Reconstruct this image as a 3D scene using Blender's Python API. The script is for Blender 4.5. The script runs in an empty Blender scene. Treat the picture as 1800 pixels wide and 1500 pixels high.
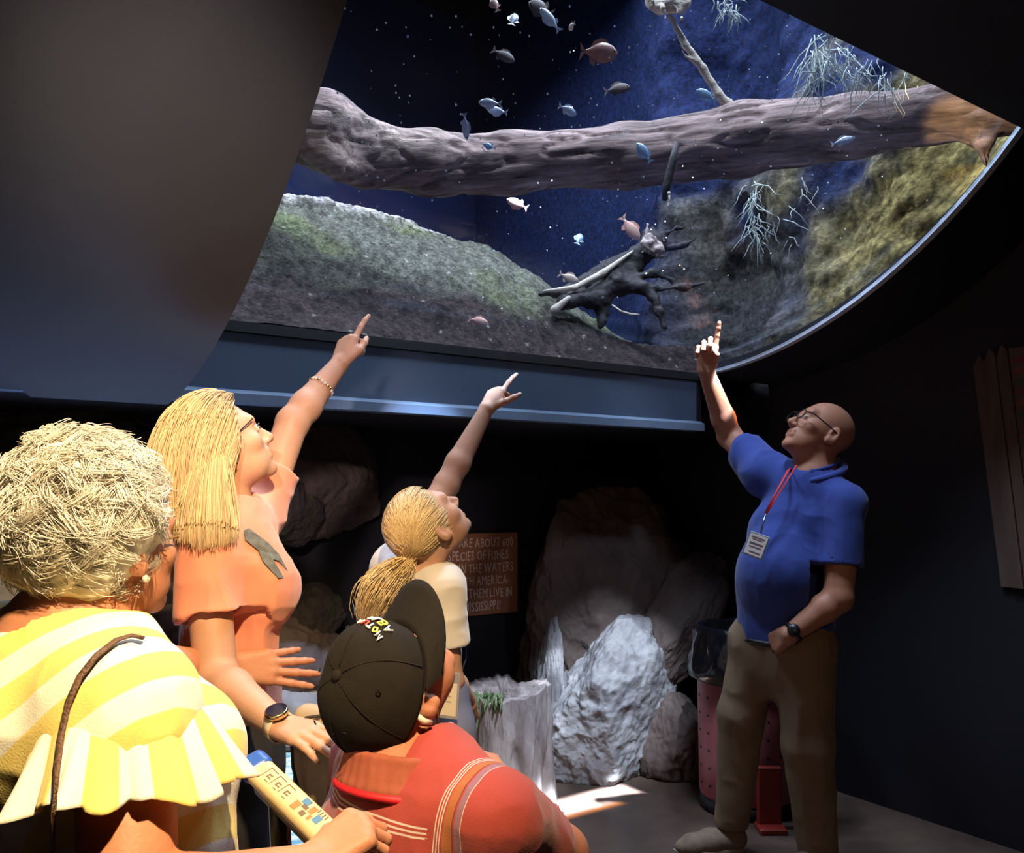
import bpy, math, random
import numpy as np
from mathutils import Vector, Matrix, Quaternion

# ------------------------------------------------------------------ camera, world, light, exposure
SC = bpy.context.scene
COL = SC.collection
HC, FPX, HORIZON = 1.38, 1500.0, 870.0        # camera height, focal length in px (1800 wide), horizon row


def at(u, v, y):
    """world point seen at pixel (u, v) at distance y in front of the camera"""
    return np.array([(u - 900) / FPX * y, y, HC + (HORIZON - v) / FPX * y])


PR = np.array([.85, 4.0])                     # far right foot of the tank window
DV = np.array([.828, .561])                   # along the sill, to the right and away
NV = np.array([.561, -.828])                  # out of the tank, towards the visitors
DV = DV / np.linalg.norm(DV); NV = NV / np.linalg.norm(NV)


def W(d, s, z):
    p = PR + d * DV + s * NV
    return np.array([p[0], p[1], z])


cam_d = bpy.data.cameras.new('camera')
cam_d.lens = 30.0; cam_d.sensor_width = 36.0; cam_d.sensor_fit = 'HORIZONTAL'
cam_d.shift_y = (HORIZON - 750) / 1800
cam_d.clip_start = .05
cam = bpy.data.objects.new('camera', cam_d); COL.objects.link(cam)
cam.location = (0, 0, HC); cam.rotation_euler = (math.pi / 2, 0, 0)
SC.camera = cam
SC.view_settings.view_transform = 'Standard'
SC.view_settings.look = 'None'
SC.view_settings.gamma = 1.0
SC.view_settings.use_curve_mapping = False
SC.view_settings.exposure = 0.0
SC.cycles.max_bounces = 6
SC.cycles.transparent_max_bounces = 12
SC.cycles.sample_clamp_indirect = 4.0
SC.cycles.caustics_reflective = False
SC.cycles.caustics_refractive = False

wd = bpy.data.worlds.new('world'); SC.world = wd; wd.use_nodes = True
wd.node_tree.nodes['Background'].inputs[0].default_value = (.35, .3, .5, 1)
wd.node_tree.nodes['Background'].inputs[1].default_value = .012


def aim(o, target):
    dv = Vector(target) - Vector(o.location)
    o.rotation_euler = dv.to_track_quat('-Z', 'Y').to_euler()


def lamp(name, kind, loc, target, power, color, **kw):
    ld = bpy.data.lights.new(name, kind); ld.energy = power; ld.color = color
    for k, v in kw.items(): setattr(ld, k, v)
    o = bpy.data.objects.new(name, ld); COL.objects.link(o)
    o.location = tuple(loc); aim(o, target)
    return o


WARM = (1.0, .74, .40)
# warm ceiling spots of the walkway (above and beside the visitor with the camera), then an added fill to brighten the rocks
lamp('walkway_spot', 'SPOT', (.05, .42, 2.50), (-.62, 1.45, 1.2), 330, WARM, spot_size=math.radians(62), spot_blend=.7, shadow_soft_size=.04)
lamp('walkway_spot_rear', 'SPOT', (.9, -.6, 2.45), (1.12, 3.2, .80), 22, (1.0, .64, .38), spot_size=math.radians(60), spot_blend=.8, shadow_soft_size=.10)
lamp('added_rock_fill', 'SPOT', (-.25, -.6, 2.42), W(-1.50, -.8, 1.25), 260, (1.0, .80, .78), spot_size=math.radians(21), spot_blend=.8, shadow_soft_size=.08)
# cool lamps over the tank water, the last added to brighten the log front
for i, (d, s) in enumerate(((-1.9, -.3), (-.55, -.4), (-1.2, -1.5), (.1, .75), (-1.1, 1.15))):
    p = W(d, s, 4.55)
    lamp('tank_lamp', 'AREA', p, (p[0], p[1], 0), (44, 46, 26, 36, 60)[i], (.72, .84, 1.0), size=.5, spread=math.radians(150))
# added blue uplight, no real fixture, behind the rocks at the left, washing the belly of the bulkhead
lamp('added_blue_uplight', 'SPOT', W(-2.35, -.40, .40), W(-2.6, .75, 1.75), 60, (.42, .58, 1.0), spot_size=math.radians(80), spot_blend=.9, shadow_soft_size=.30)
# ------------------------------------------------------------------ helpers: noise, signed-distance sculpting, meshes
def _hash(ix, iy, iz, seed):
    h = (ix * 374761393 + iy * 668265263 + iz * 2147483647 + seed * 1274126177) & 0xffffffff
    h = ((h ^ (h >> 13)) * 1103515245) & 0xffffffff
    h = ((h ^ (h >> 16)) * 2654435769) & 0xffffffff
    return ((h ^ (h >> 15)) & 0xffff) / 32767.5 - 1.0


def vnoise(p, scale=1.0, seed=0):
    """value noise, about -1..1; p (n,3), scale number or 3 numbers (features per metre)"""
    q = np.asarray(p, dtype=np.float64) * scale
    i = np.floor(q).astype(np.int64); f = q - i; f = f * f * f * (f * (f * 6 - 15) + 10)
    r = 0
    for dx in (0, 1):
        for dy in (0, 1):
            for dz in (0, 1):
                w = (f[:, 0] if dx else 1 - f[:, 0]) * (f[:, 1] if dy else 1 - f[:, 1]) * (f[:, 2] if dz else 1 - f[:, 2])
                r = r + w * _hash(i[:, 0] + dx, i[:, 1] + dy, i[:, 2] + dz, seed)
    return r


def fbm(p, scale, octv=3, seed=0):
    r, a = 0, 1.0
    for o in range(octv):
        r = r + a * vnoise(p, np.asarray(scale) * 2 ** o, seed + o * 17); a *= .5
    return r


def nz(v):
    v = np.asarray(v, dtype=float); return v / np.linalg.norm(v)


def axes(f, u):
    """right, forward, up unit vectors"""
    f = nz(f); r = nz(np.cross(f, u)); u = np.cross(r, f)
    return r, f, u


class Vol:
    """a sculpting volume: smooth unions, subtractions and cuts, meshed by surface nets"""
    def __init__(self, res): self.res = res; self.P = []

    def add(self, fn, lo, hi, k=.01, op='add'): self.P.append((op, fn, np.asarray(lo, float), np.asarray(hi, float), k)); return self

    def cone(self, a, b, ra, rb, k=.012, flat=None, op='add'):
        a = np.asarray(a, float); b = np.asarray(b, float); ab = b - a; L2 = max(float(ab @ ab), 1e-12)
        def fn(x, y, z):
            px, py, pz = x - a[0], y - a[1], z - a[2]
            t = np.clip((px * ab[0] + py * ab[1] + pz * ab[2]) / L2, 0, 1)
            wx, wy, wz = px - t * ab[0], py - t * ab[1], pz - t * ab[2]
            if flat is not None:
                ax, q = flat
                e = (wx * ax[0] + wy * ax[1] + wz * ax[2]) * (1 / q - 1)
                wx, wy, wz = wx + e * ax[0], wy + e * ax[1], wz + e * ax[2]
            return (np.sqrt(wx * wx + wy * wy + wz * wz) - (ra + (rb - ra) * t)) * (min(1, flat[1]) if flat is not None else 1)
        r = max(ra, rb) * (max(1, flat[1]) if flat is not None else 1)
        return self.add(fn, np.minimum(a, b) - r, np.maximum(a, b) + r, k, op)

    def chain(self, pts, rads, k=.012, flat=None, op='add'):
        for i in range(len(pts) - 1):
            self.cone(pts[i], pts[i + 1], rads[i], rads[i + 1], k, flat[i] if isinstance(flat, list) else flat, op)
        return self

    def ell(self, c, r, M=None, k=.012, op='add'):
        """ellipsoid; M rows are its axes"""
        c = np.asarray(c, float); r = np.asarray(r, float) * np.ones(3); M = np.eye(3) if M is None else np.asarray(M)
        def fn(x, y, z):
            px, py, pz = x - c[0], y - c[1], z - c[2]
            q = [(px * M[i, 0] + py * M[i, 1] + pz * M[i, 2]) for i in range(3)]
            k0 = np.sqrt((q[0] / r[0]) ** 2 + (q[1] / r[1]) ** 2 + (q[2] / r[2]) ** 2)
            k1 = np.sqrt((q[0] / r[0] ** 2) ** 2 + (q[1] / r[1] ** 2) ** 2 + (q[2] / r[2] ** 2) ** 2)
            return k0 * (k0 - 1) / np.maximum(k1, 1e-6)
        e = np.sqrt(((M * r[:, None]) ** 2).sum(0))
        return self.add(fn, c - e, c + e, k, op)

    def box(self, c, h, M=None, rad=.005, k=.008, op='add'):
        c = np.asarray(c, float); h = np.asarray(h, float); M = np.eye(3) if M is None else np.asarray(M)
        def fn(x, y, z):
            px, py, pz = x - c[0], y - c[1], z - c[2]
            q = [np.abs(px * M[i, 0] + py * M[i, 1] + pz * M[i, 2]) - (h[i] - rad) for i in range(3)]
            o = np.sqrt(sum(np.maximum(a, 0) ** 2 for a in q))
            return o + np.minimum(np.maximum(np.maximum(q[0], q[1]), q[2]), 0) - rad
        e = np.abs(M * h[:, None]).sum(0)
        return self.add(fn, c - e, c + e, k, op)

    def cut(self, p, n, c, r, k=.004):
        """remove what lies beyond the plane (p, n) inside the ball box c, r"""
        p = np.asarray(p, float); n = nz(n); c = np.asarray(c, float)
        def fn(x, y, z): return -((x - p[0]) * n[0] + (y - p[1]) * n[1] + (z - p[2]) * n[2])
        return self.add(fn, c - r, c + r, k, 'cut')

    def build(self):
        res = self.res
        los = [p[2] for p in self.P if p[0] == 'add']; his = [p[3] for p in self.P if p[0] == 'add']
        lo = np.min(los, 0) - .03; hi = np.max(his, 0) + .03
        n = np.ceil((hi - lo) / res).astype(int) + 1
        F = np.full(n, .5, np.float32)
        g = [(lo[i] + res * np.arange(n[i])).astype(np.float32) for i in range(3)]
        for op, fn, a, b, k in self.P:
            pad = (k + 3 * res) if op != 'cut' else 0
            i0 = np.clip(np.floor((a - pad - lo) / res).astype(int), 0, n); i1 = np.clip(np.ceil((b + pad - lo) / res).astype(int) + 1, 0, n)
            if (i1 <= i0).any(): continue
            sl = tuple(slice(i0[i], i1[i]) for i in range(3))
            d = fn(g[0][sl[0]][:, None, None], g[1][sl[1]][None, :, None], g[2][sl[2]][None, None, :]).astype(np.float32)
            f = F[sl]
            if op == 'add':
                h = np.maximum(k - np.abs(f - d), 0) / k
                F[sl] = np.minimum(f, d) - h * h * k * .25
            else:                                            # 'sub' and 'cut'
                d = -d
                h = np.maximum(k - np.abs(f - d), 0) / k
                F[sl] = np.maximum(f, d) + h * h * k * .25
        return surface_nets(F, lo, res)


def surface_nets(F, lo, res):
    S = F < 0
    c = np.zeros(tuple(np.array(S.shape) - 1), np.uint8)
    cs = [(dx, dy, dz) for dx in (0, 1) for dy in (0, 1) for dz in (0, 1)]
    sh = c.shape
    def sub(A, o): return A[o[0]:o[0] + sh[0], o[1]:o[1] + sh[1], o[2]:o[2] + sh[2]]
    for o in cs: c += sub(S, o)
    idx = np.flatnonzero((c > 0) & (c < 8)); del c
    ijk = np.stack(np.unravel_index(idx, sh), 1)
    val = {o: F[ijk[:, 0] + o[0], ijk[:, 1] + o[1], ijk[:, 2] + o[2]] for o in cs}
    acc = np.zeros((len(idx), 3)); cnt = np.zeros(len(idx))
    for o in cs:
        for ax in range(3):
            if o[ax]: continue
            o2 = list(o); o2[ax] = 1; o2 = tuple(o2)
            fa, fb = val[o], val[o2]; m = (fa < 0) != (fb < 0)
            t = np.where(m, fa / np.where(m, fa - fb, 1), 0)
            q = np.tile(np.array(o, float), (len(idx), 1)); q[:, ax] = t
            acc[m] += q[m]; cnt[m] += 1
    V = lo + res * (ijk + acc / np.maximum(cnt, 1)[:, None])
    faces = []
    for ax in range(3):
        b, e = (ax + 1) % 3, (ax + 2) % 3
        A0 = [slice(None)] * 3; A1 = [slice(None)] * 3
        A0[ax] = slice(0, -1); A1[ax] = slice(1, None)
        X = S[tuple(A0)] != S[tuple(A1)]
        p = np.stack(np.nonzero(X), 1)
        p = p[(p[:, b] > 0) & (p[:, e] > 0) & (p[:, b] < S.shape[b] - 1) & (p[:, e] < S.shape[e] - 1)]
        ins = S[p[:, 0], p[:, 1], p[:, 2]]
        qs = []
        for ob, oe in ((-1, -1), (0, -1), (0, 0), (-1, 0)):
            q = p.copy(); q[:, b] += ob; q[:, e] += oe
            qs.append(np.searchsorted(idx, np.ravel_multi_index((q[:, 0], q[:, 1], q[:, 2]), sh)))
        Q = np.stack(qs, 1)
        Q[~ins] = Q[~ins][:, ::-1]
        faces.append(Q)
    return V, np.concatenate(faces)


def vnormals(V, Q):
    N = np.zeros_like(V)
    fn = np.cross(V[Q[:, 2]] - V[Q[:, 0]], V[Q[:, 3]] - V[Q[:, 1]]) if Q.shape[1] == 4 else np.cross(V[Q[:, 1]] - V[Q[:, 0]], V[Q[:, 2]] - V[Q[:, 0]])
    for i in range(Q.shape[1]): np.add.at(N, Q[:, i], fn)
    return N / np.maximum(np.linalg.norm(N, axis=1), 1e-12)[:, None]


def relax(V, Q, it=1, w=.5):
    for _ in range(it):
        A = np.zeros_like(V); c = np.zeros(len(V))
        for i in range(4):
            j = (i + 1) % 4
            np.add.at(A, Q[:, i], V[Q[:, j]]); np.add.at(c, Q[:, i], 1)
        V = V * (1 - w) + w * A / np.maximum(c, 1)[:, None]
    return V


def mesh_np(name, V, Q, mats, parent=None, smooth=True, attrs=None, mi=None, origin=None):
    """mesh object from arrays; attrs: {name: per-vertex floats or colours}"""
    V = np.asarray(V, np.float64); Q = np.asarray(Q, np.int32)
    if parent is not None and origin is None: org = np.array(parent_world(parent))
    else: org = np.array(origin) if origin is not None else np.array([V[:, 0].mean(), V[:, 1].mean(), V[:, 2].min()])
    me = bpy.data.meshes.new(name); k = Q.shape[1]
    me.vertices.add(len(V)); me.vertices.foreach_set('co', (V - org).astype(np.float32).ravel())
    me.loops.add(Q.size); me.loops.foreach_set('vertex_index', Q.ravel())
    me.polygons.add(len(Q)); me.polygons.foreach_set('loop_start', np.arange(0, Q.size, k, dtype=np.int32))
    if smooth: me.polygons.foreach_set('use_smooth', np.ones(len(Q), bool))
    for m in (mats if isinstance(mats, (list, tuple)) else [mats]): me.materials.append(m)
    if mi is not None: me.polygons.foreach_set('material_index', np.asarray(mi, np.int32))
    for an, a in (attrs or {}).items():
        a = np.asarray(a, np.float32)
        if a.ndim == 1: me.attributes.new(an, 'FLOAT', 'POINT').data.foreach_set('value', a)
        else:
            b = np.ones((len(a), 4), np.float32); b[:, :3] = a
            me.attributes.new(an, 'FLOAT_COLOR', 'POINT').data.foreach_set('color', b.ravel())
    me.update(calc_edges=True); me.validate()
    o = bpy.data.objects.new(name, me); COL.objects.link(o)
    if parent is not None: o.parent = parent; o.location = tuple(org - np.array(parent_world(parent)))
    else: o.location = tuple(org)
    return o


def parent_world(o):
    p = np.zeros(3)
    while o is not None: p = p + np.array(o.location); o = o.parent
    return p


class MB:
    """collects boxes, tubes and lofts (quads and triangles) into one mesh"""
    def __init__(self): self.v = []; self.f = []; self.m = []
    def _add(self, v, f, m=0):
        b = len(self.v); self.v += [tuple(x) for x in v]; self.f += [tuple(i + b for i in q) for q in f]; self.m += [m] * len(f); return self
    def box(self, c, h, M=None, bev=0, m=0):
        c = np.asarray(c, float); M = np.eye(3) if M is None else np.asarray(M)
        if bev <= 0:
            v = [c + M.T @ (np.array(h) * s) for s in [(-1, -1, -1), (1, -1, -1), (1, 1, -1), (-1, 1, -1), (-1, -1, 1), (1, -1, 1), (1, 1, 1), (-1, 1, 1)]]
            return self._add(v, [(0, 3, 2, 1), (4, 5, 6, 7), (0, 1, 5, 4), (1, 2, 6, 5), (2, 3, 7, 6), (3, 0, 4, 7)], m)
        # octagonal bevelled slab
        hx, hy, hz = h
        ring = lambda s, z: [(-hx + s, -hy, z), (hx - s, -hy, z), (hx, -hy + s, z), (hx, hy - s, z), (hx - s, hy, z), (-hx + s, hy, z), (-hx, hy - s, z), (-hx, -hy + s, z)]
        def sc(pts, q): return [(x - q * np.sign(x), y - q * np.sign(y), z) for x, y, z in pts]
        rs = [sc(ring(bev, -hz), bev), ring(bev, -hz + bev), ring(bev, hz - bev), sc(ring(bev, hz), bev)]
        v = [c + M.T @ np.array(p) for r in rs for p in r]; f = [tuple(range(7, -1, -1)), tuple(range(24, 32))]
        for a in range(3):
            for i in range(8): f.append((a * 8 + i, a * 8 + (i + 1) % 8, a * 8 + 8 + (i + 1) % 8, a * 8 + 8 + i))
        return self._add(v, f, m)
    def tube(self, pts, r, n=8, m=0, close=False, cap=True, flat=None):
        pts = [np.asarray(p, float) for p in pts]; k = len(pts); r = r if hasattr(r, '__len__') else [r] * k
        v = []; up = None
        for i in range(k):
            t = (pts[(i + 1) % k] - pts[i - 1]) if close else pts[min(i + 1, k - 1)] - pts[max(i - 1, 0)]
            t = nz(t + 1e-12)
            if up is None: up = np.array([0, 0, 1.]) if abs(t[2]) < .9 else np.array([1., 0, 0])
            a = nz(np.cross(t, up)); b = np.cross(a, t); up = b
            fx, fy = flat or (1, 1)
            for j in range(n):
                w = 2 * math.pi * j / n; v.append(pts[i] + r[i] * (fx * math.cos(w) * a + fy * math.sin(w) * b))
        f = []
        for i in range(k if close else k - 1):
            for j in range(n): f.append((i * n + j, i * n + (j + 1) % n, ((i + 1) % k) * n + (j + 1) % n, ((i + 1) % k) * n + j))
        if cap and not close: f += [tuple(range(n - 1, -1, -1)), tuple(range((k - 1) * n, k * n))]
        return self._add(v, f, m)
    def loft(self, rings, m=0, close=True, cap=True):
        n = len(rings[0]); v = [p for r in rings for p in r]; f = []
        for i in range(len(rings) - 1):
            for j in range(n if close else n - 1): f.append((i * n + j, i * n + (j + 1) % n, (i + 1) * n + (j + 1) % n, (i + 1) * n + j))
        if cap and close: f += [tuple(range(n - 1, -1, -1)), tuple(range((len(rings) - 1) * n, len(rings) * n))]
        return self._add(v, f, m)
    def lathe(self, prof, c, axis=(0, 0, 1), n=24, m=0, cap=True):
        a = nz(axis); e1 = nz(np.cross(a, (0.3, 1, .2) if abs(a[1]) < .9 else (1, 0, 0))); e2 = np.cross(a, e1); c = np.asarray(c, float)
        rings = [[c + a * h + r * (math.cos(2 * math.pi * j / n) * e1 + math.sin(2 * math.pi * j / n) * e2) for j in range(n)] for r, h in prof]
        return self.loft(rings, m, cap=cap)
    def prism(self, poly, depth, m=0):
        """closed polygon of 3D points, extruded by the vector depth"""
        n = len(poly); poly = [np.asarray(p, float) for p in poly]; d = np.asarray(depth, float)
        v = poly + [p + d for p in poly]
        f = [tuple(range(n - 1, -1, -1)), tuple(range(n, 2 * n))] + [(i, (i + 1) % n, n + (i + 1) % n, n + i) for i in range(n)]
        return self._add(v, f, m)
    def build(self, name, mats, parent=None, smooth=False, origin=None):
        V = np.array(self.v)
        if origin is None: origin = parent_world(parent) if parent is not None else np.array([V[:, 0].mean(), V[:, 1].mean(), V[:, 2].min()])
        org = np.array(origin)
        me = bpy.data.meshes.new(name)
        me.from_pydata([tuple(p - org) for p in V], [], self.f)
        for m in (mats if isinstance(mats, (list, tuple)) else [mats]): me.materials.append(m)
        me.polygons.foreach_set('material_index', np.array(self.m, np.int32))
        if smooth: me.polygons.foreach_set('use_smooth', np.ones(len(self.f), bool))
        me.update()
        o = bpy.data.objects.new(name, me); COL.objects.link(o)
        if parent is not None: o.parent = parent; o.location = tuple(org - parent_world(parent))
        else: o.location = tuple(org)
        return o


def thing(name, loc, label, cat, group=None):
    o = bpy.data.objects.new(name, None); COL.objects.link(o); o.location = tuple(float(x) for x in loc); o.empty_display_size = .1
    o['label'] = label; o['category'] = cat
    if group: o['group'] = group
    return o


def tag(o, label, cat=None, group=None, kind=None):
    if label: o['label'] = label
    if cat: o['category'] = cat
    if group: o['group'] = group
    if kind: o['kind'] = kind
    return o


def struct(o, label=None):
    o['kind'] = 'structure'
    if label: o['label'] = label
    return o


# ------------------------------------------------------------------ materials
def mat(name, col, rough=.6, col2=None, nscale=8., ndetail=4., bump=0., bscale=60., metal=0., sss=0., spec=.5, stretch=None, mix=(.35, .65), sheen=0., attr=None, emit=None, grain=None, gvec=None):
    m = bpy.data.materials.new(name); m.use_nodes = True
    nt = m.node_tree; b = nt.nodes['Principled BSDF']; L = nt.links.new
    b.inputs['Roughness'].default_value = rough; b.inputs['Metallic'].default_value = metal
    b.inputs['Specular IOR Level'].default_value = spec
    if sheen: b.inputs['Sheen Weight'].default_value = sheen
    if sss:
        b.inputs['Subsurface Weight'].default_value = sss; b.inputs['Subsurface Radius'].default_value = (.012, .005, .003); b.inputs['Subsurface Scale'].default_value = 1.0
    b.inputs['Base Color'].default_value = (*col, 1)
    tc = nt.nodes.new('ShaderNodeTexCoord'); src = tc.outputs['Object']
    if stretch:
        mp = nt.nodes.new('ShaderNodeMapping'); mp.inputs['Scale'].default_value = stretch; L(src, mp.inputs[0]); src = mp.outputs[0]
    if col2 is not None:
        n = nt.nodes.new('ShaderNodeTexNoise'); n.inputs['Scale'].default_value = nscale; n.inputs['Detail'].default_value = ndetail; L(src, n.inputs['Vector'])
        r = nt.nodes.new('ShaderNodeValToRGB'); r.color_ramp.elements[0].position, r.color_ramp.elements[1].position = mix
        r.color_ramp.elements[0].color = (*col, 1); r.color_ramp.elements[1].color = (*col2, 1)
        L(n.outputs['Fac'], r.inputs[0]); L(r.outputs[0], b.inputs['Base Color'])
    if attr:
        a = nt.nodes.new('ShaderNodeAttribute'); a.attribute_name = attr
        if grain:
            gs = src
            if gvec: g_ = nt.nodes.new('ShaderNodeAttribute'); g_.attribute_name = gvec; gs = g_.outputs['Vector']
            n = nt.nodes.new('ShaderNodeTexNoise'); n.inputs['Scale'].default_value = grain[0]; n.inputs['Detail'].default_value = 7; n.inputs['Roughness'].default_value = .65; L(gs, n.inputs['Vector'])
            r = nt.nodes.new('ShaderNodeMapRange'); r.inputs[1].default_value = .3; r.inputs[2].default_value = .7; r.inputs[3].default_value = 1 - grain[1]; r.inputs[4].default_value = 1 + grain[1]; L(n.outputs['Fac'], r.inputs[0])
            mx = nt.nodes.new('ShaderNodeVectorMath'); mx.operation = 'SCALE'; L(a.outputs['Color'], mx.inputs[0]); L(r.outputs[0], mx.inputs['Scale']); L(mx.outputs[0], b.inputs['Base Color'])
            bp = nt.nodes.new('ShaderNodeBump'); bp.inputs['Strength'].default_value = grain[2]; bp.inputs['Distance'].default_value = .01; L(n.outputs['Fac'], bp.inputs['Height']); L(bp.outputs[0], b.inputs['Normal']); bump = 0
        else: L(a.outputs['Color'], b.inputs['Base Color'])
    if bump:
        n = nt.nodes.new('ShaderNodeTexNoise'); n.inputs['Scale'].default_value = bscale; n.inputs['Detail'].default_value = 5; L(src, n.inputs['Vector'])
        bp = nt.nodes.new('ShaderNodeBump'); bp.inputs['Strength'].default_value = bump; bp.inputs['Distance'].default_value = .01
        L(n.outputs['Fac'], bp.inputs['Height']); L(bp.outputs[0], b.inputs['Normal'])
    if emit:
        b.inputs['Emission Color'].default_value = (*emit[0], 1); b.inputs['Emission Strength'].default_value = emit[1]
    return m


def ramp_mat(name, attr, stops, rough=.8, bump=.15, bscale=350., interp='CONSTANT', sheen=0., scale=1.0, fract=False):
    """colour from a smooth per-vertex coordinate through a colour ramp"""
    m = mat(name, (.5, .5, .5), rough, bump=bump, bscale=bscale, spec=.2, sheen=sheen); nt = m.node_tree; L = nt.links.new; b = nt.nodes['Principled BSDF']
    a = nt.nodes.new('ShaderNodeAttribute'); a.attribute_name = attr; src = a.outputs['Fac']
    if scale != 1.0 or fract:
        x = nt.nodes.new('ShaderNodeMath'); x.operation = 'MULTIPLY'; x.inputs[1].default_value = scale; L(src, x.inputs[0]); src = x.outputs[0]
        if fract:
            y = nt.nodes.new('ShaderNodeMath'); y.operation = 'FRACT'; L(src, y.inputs[0]); src = y.outputs[0]
    r = nt.nodes.new('ShaderNodeValToRGB'); r.color_ramp.interpolation = interp
    e = r.color_ramp.elements
    while len(e) < len(stops): e.new(.5)
    for i, (p, c) in enumerate(stops): e[i].position = p; e[i].color = (*c, 1)
    L(src, r.inputs[0]); L(r.outputs[0], b.inputs['Base Color'])
    return m


def text_mesh(body, size, M, org, name, m, parent, depth=.0008, jitter=0, narrow=1.0, align='LEFT', rnd=None, spacing=1.0):
    """lettering as a thin mesh; M columns: right, up, out; letters may be jittered like handwriting"""
    M = np.asarray(M); vs, fs = [], []; x = 0
    def glyph(ch):
        cu = bpy.data.curves.new('t', 'FONT'); cu.body = ch; cu.size = size; cu.extrude = depth; cu.resolution_u = 2
        o = bpy.data.objects.new('t', cu); COL.objects.link(o)
        bpy.context.view_layer.update()
        me = bpy.data.meshes.new_from_object(o.evaluated_get(bpy.context.evaluated_depsgraph_get()))
        v = [np.array(p.co) for p in me.vertices]; f = [tuple(p.vertices) for p in me.polygons]
        bpy.data.objects.remove(o); bpy.data.curves.remove(cu); bpy.data.meshes.remove(me)
        return v, f
    rnd = rnd or random.Random(3); cache = {}
    for ch in body:
        if ch == ' ': x += size * .34 * narrow * spacing; continue
        if ch not in cache: cache[ch] = glyph(ch)
        v, f = cache[ch]
        w = max(p[0] for p in v) - min(p[0] for p in v); x0 = min(p[0] for p in v)
        a = rnd.uniform(-jitter, jitter); s = 1 + rnd.uniform(-jitter, jitter) * .8; dy = rnd.uniform(-jitter, jitter) * size * .3
        b = len(vs)
        for p in v:
            q = np.array([(p[0] - x0) * narrow, p[1] * s, p[2]]); q = np.array([q[0] * math.cos(a) - q[1] * math.sin(a), q[0] * math.sin(a) + q[1] * math.cos(a) + dy, q[2]])
            q[0] += x; vs.append(q)
        fs += [tuple(i + b for i in q) for q in f]
        x += w * narrow + size * .11 * spacing
    off = {'LEFT': 0, 'RIGHT': -x, 'CENTER': -x / 2}[align]
    mb = MB(); mb._add([np.asarray(org) + M @ (q + np.array([off, 0, 0])) for q in vs], fs)
    return mb.build(name, m, parent)
# ------------------------------------------------------------------ the room and the tank shell
RG, ZC = 1.95, 3.89            # radius and axis height of the curved acrylic
SILL, CEIL = 1.94, 2.57


def cyl(d, s, r): return W(d, s, ZC - math.sqrt(max(r * r - s * s, 0)))


def glass_hit(u, v):
    """distance y at which the ray of a pixel meets the acrylic"""
    lo, hi = .4, 6.
    def inside(y):
        p = at(u, v, y); s = (p[:2] - PR) @ NV
        return math.hypot(s, p[2] - ZC) < RG or s < 0
    for _ in range(40):
        m = (lo + hi) / 2
        if inside(m): hi = m
        else: lo = m
    return hi


M_floor = mat('polished_concrete', (.085, .056, .043), .42, (.15, .10, .078), 5, 6, bump=.08, bscale=40)
M_black = mat('dark_paint', (.005, .0045, .010), .7, (.0065, .0055, .012), 3, 4, bump=.05, bscale=120)
M_ceil = mat('dark_ceiling_paint', (.012, .012, .016), .8, bump=.1, bscale=200)
M_bulk = mat('blue_grey_bulkhead_paint', (.042, .046, .058), .8, (.047, .052, .064), 4, 5, bump=.04, bscale=90)
M_fascia = mat('slate_blue_paint', (.07, .105, .17), .5, (.08, .115, .18), 3, 3, bump=.03, bscale=100)
M_lip = mat('pale_blue_paint', (.19, .26, .38), .5, (.16, .23, .34), 6, 3)
M_gasket = mat('black_rubber', (.006, .006, .008), .6)
M_rim = mat('acrylic_edge', (.75, .85, 1.0), .3)
M_backdrop = mat('deep_blue_backdrop', (.008, .017, .085), .9, (.012, .028, .13), 1.2, 4)


def quad_strip(rows):
    m = MB(); m.loft(rows, close=False, cap=False); return m


def slab(name, pts, thick, m):
    """flat panel through 4 corner points, thickened"""
    mb = MB(); mb.prism(pts, thick); return mb.build(name, m)


fl = slab('floor', [W(-6, 6.5, 0), W(.53, 6.5, 0), W(.53, -.9, 0), W(-6, -.9, 0)], (0, 0, -.1), M_floor); struct(fl, 'brown polished concrete floor')
wr = slab('wall_rear', [W(-6, -.85, 0), W(.53, -.85, 0), W(.53, -.85, 1.69), W(-6, -.85, 1.69)], tuple(-NV * .08) + (0,), M_black); struct(wr, 'dark painted wall under the tank')
wr2 = slab('wall_right', [W(.53, -.95, 0), W(.53, 6.5, 0), W(.53, 6.5, 5), W(.53, -.95, 5)], tuple(DV * .08) + (0,), M_black); struct(wr2, 'near-black painted side wall')
bb = MB()
ce = slab('ceiling', [W(-6, 1.47, CEIL), W(.53, 1.47, CEIL), W(.53, 6.5, CEIL), W(-6, 6.5, CEIL)], (0, 0, .08), M_ceil); struct(ce, 'black ceiling over the walkway')
tf = slab('wall_tank_front', [W(-6, 1.47, CEIL + .08), W(.53, 1.47, CEIL + .08), W(.53, 1.47, 5), W(-6, 1.47, 5)], tuple(NV * .06) + (0,), M_black); struct(tf)
tb = slab('wall_tank_back', [W(-4, -2.75, 1.7), W(.53, -2.75, 1.7), W(.53, -2.75, 5), W(-4, -2.75, 5)], tuple(-NV * .06) + (0,), M_backdrop); struct(tb, 'deep blue back wall of the tank')
tl = slab('wall_tank_left', [W(-3.9, -2.75, 1.7), W(-3.9, 1.47, 1.7), W(-3.9, 1.47, 5), W(-3.9, -2.75, 5)], tuple(-DV * .06) + (0,), M_backdrop); struct(tl)
tk = slab('floor_tank', [W(-6, -2.8, 1.69), W(.53, -2.8, 1.69), W(.53, .0, 1.69), W(-6, .0, 1.69)], (0, 0, .06), M_black); struct(tk)
to = slab('ceiling_tank', [W(-6, -2.8, 5), W(.53, -2.8, 5), W(.53, 1.47, 5), W(-6, 1.47, 5)], (0, 0, .06), M_black); struct(to)

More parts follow.
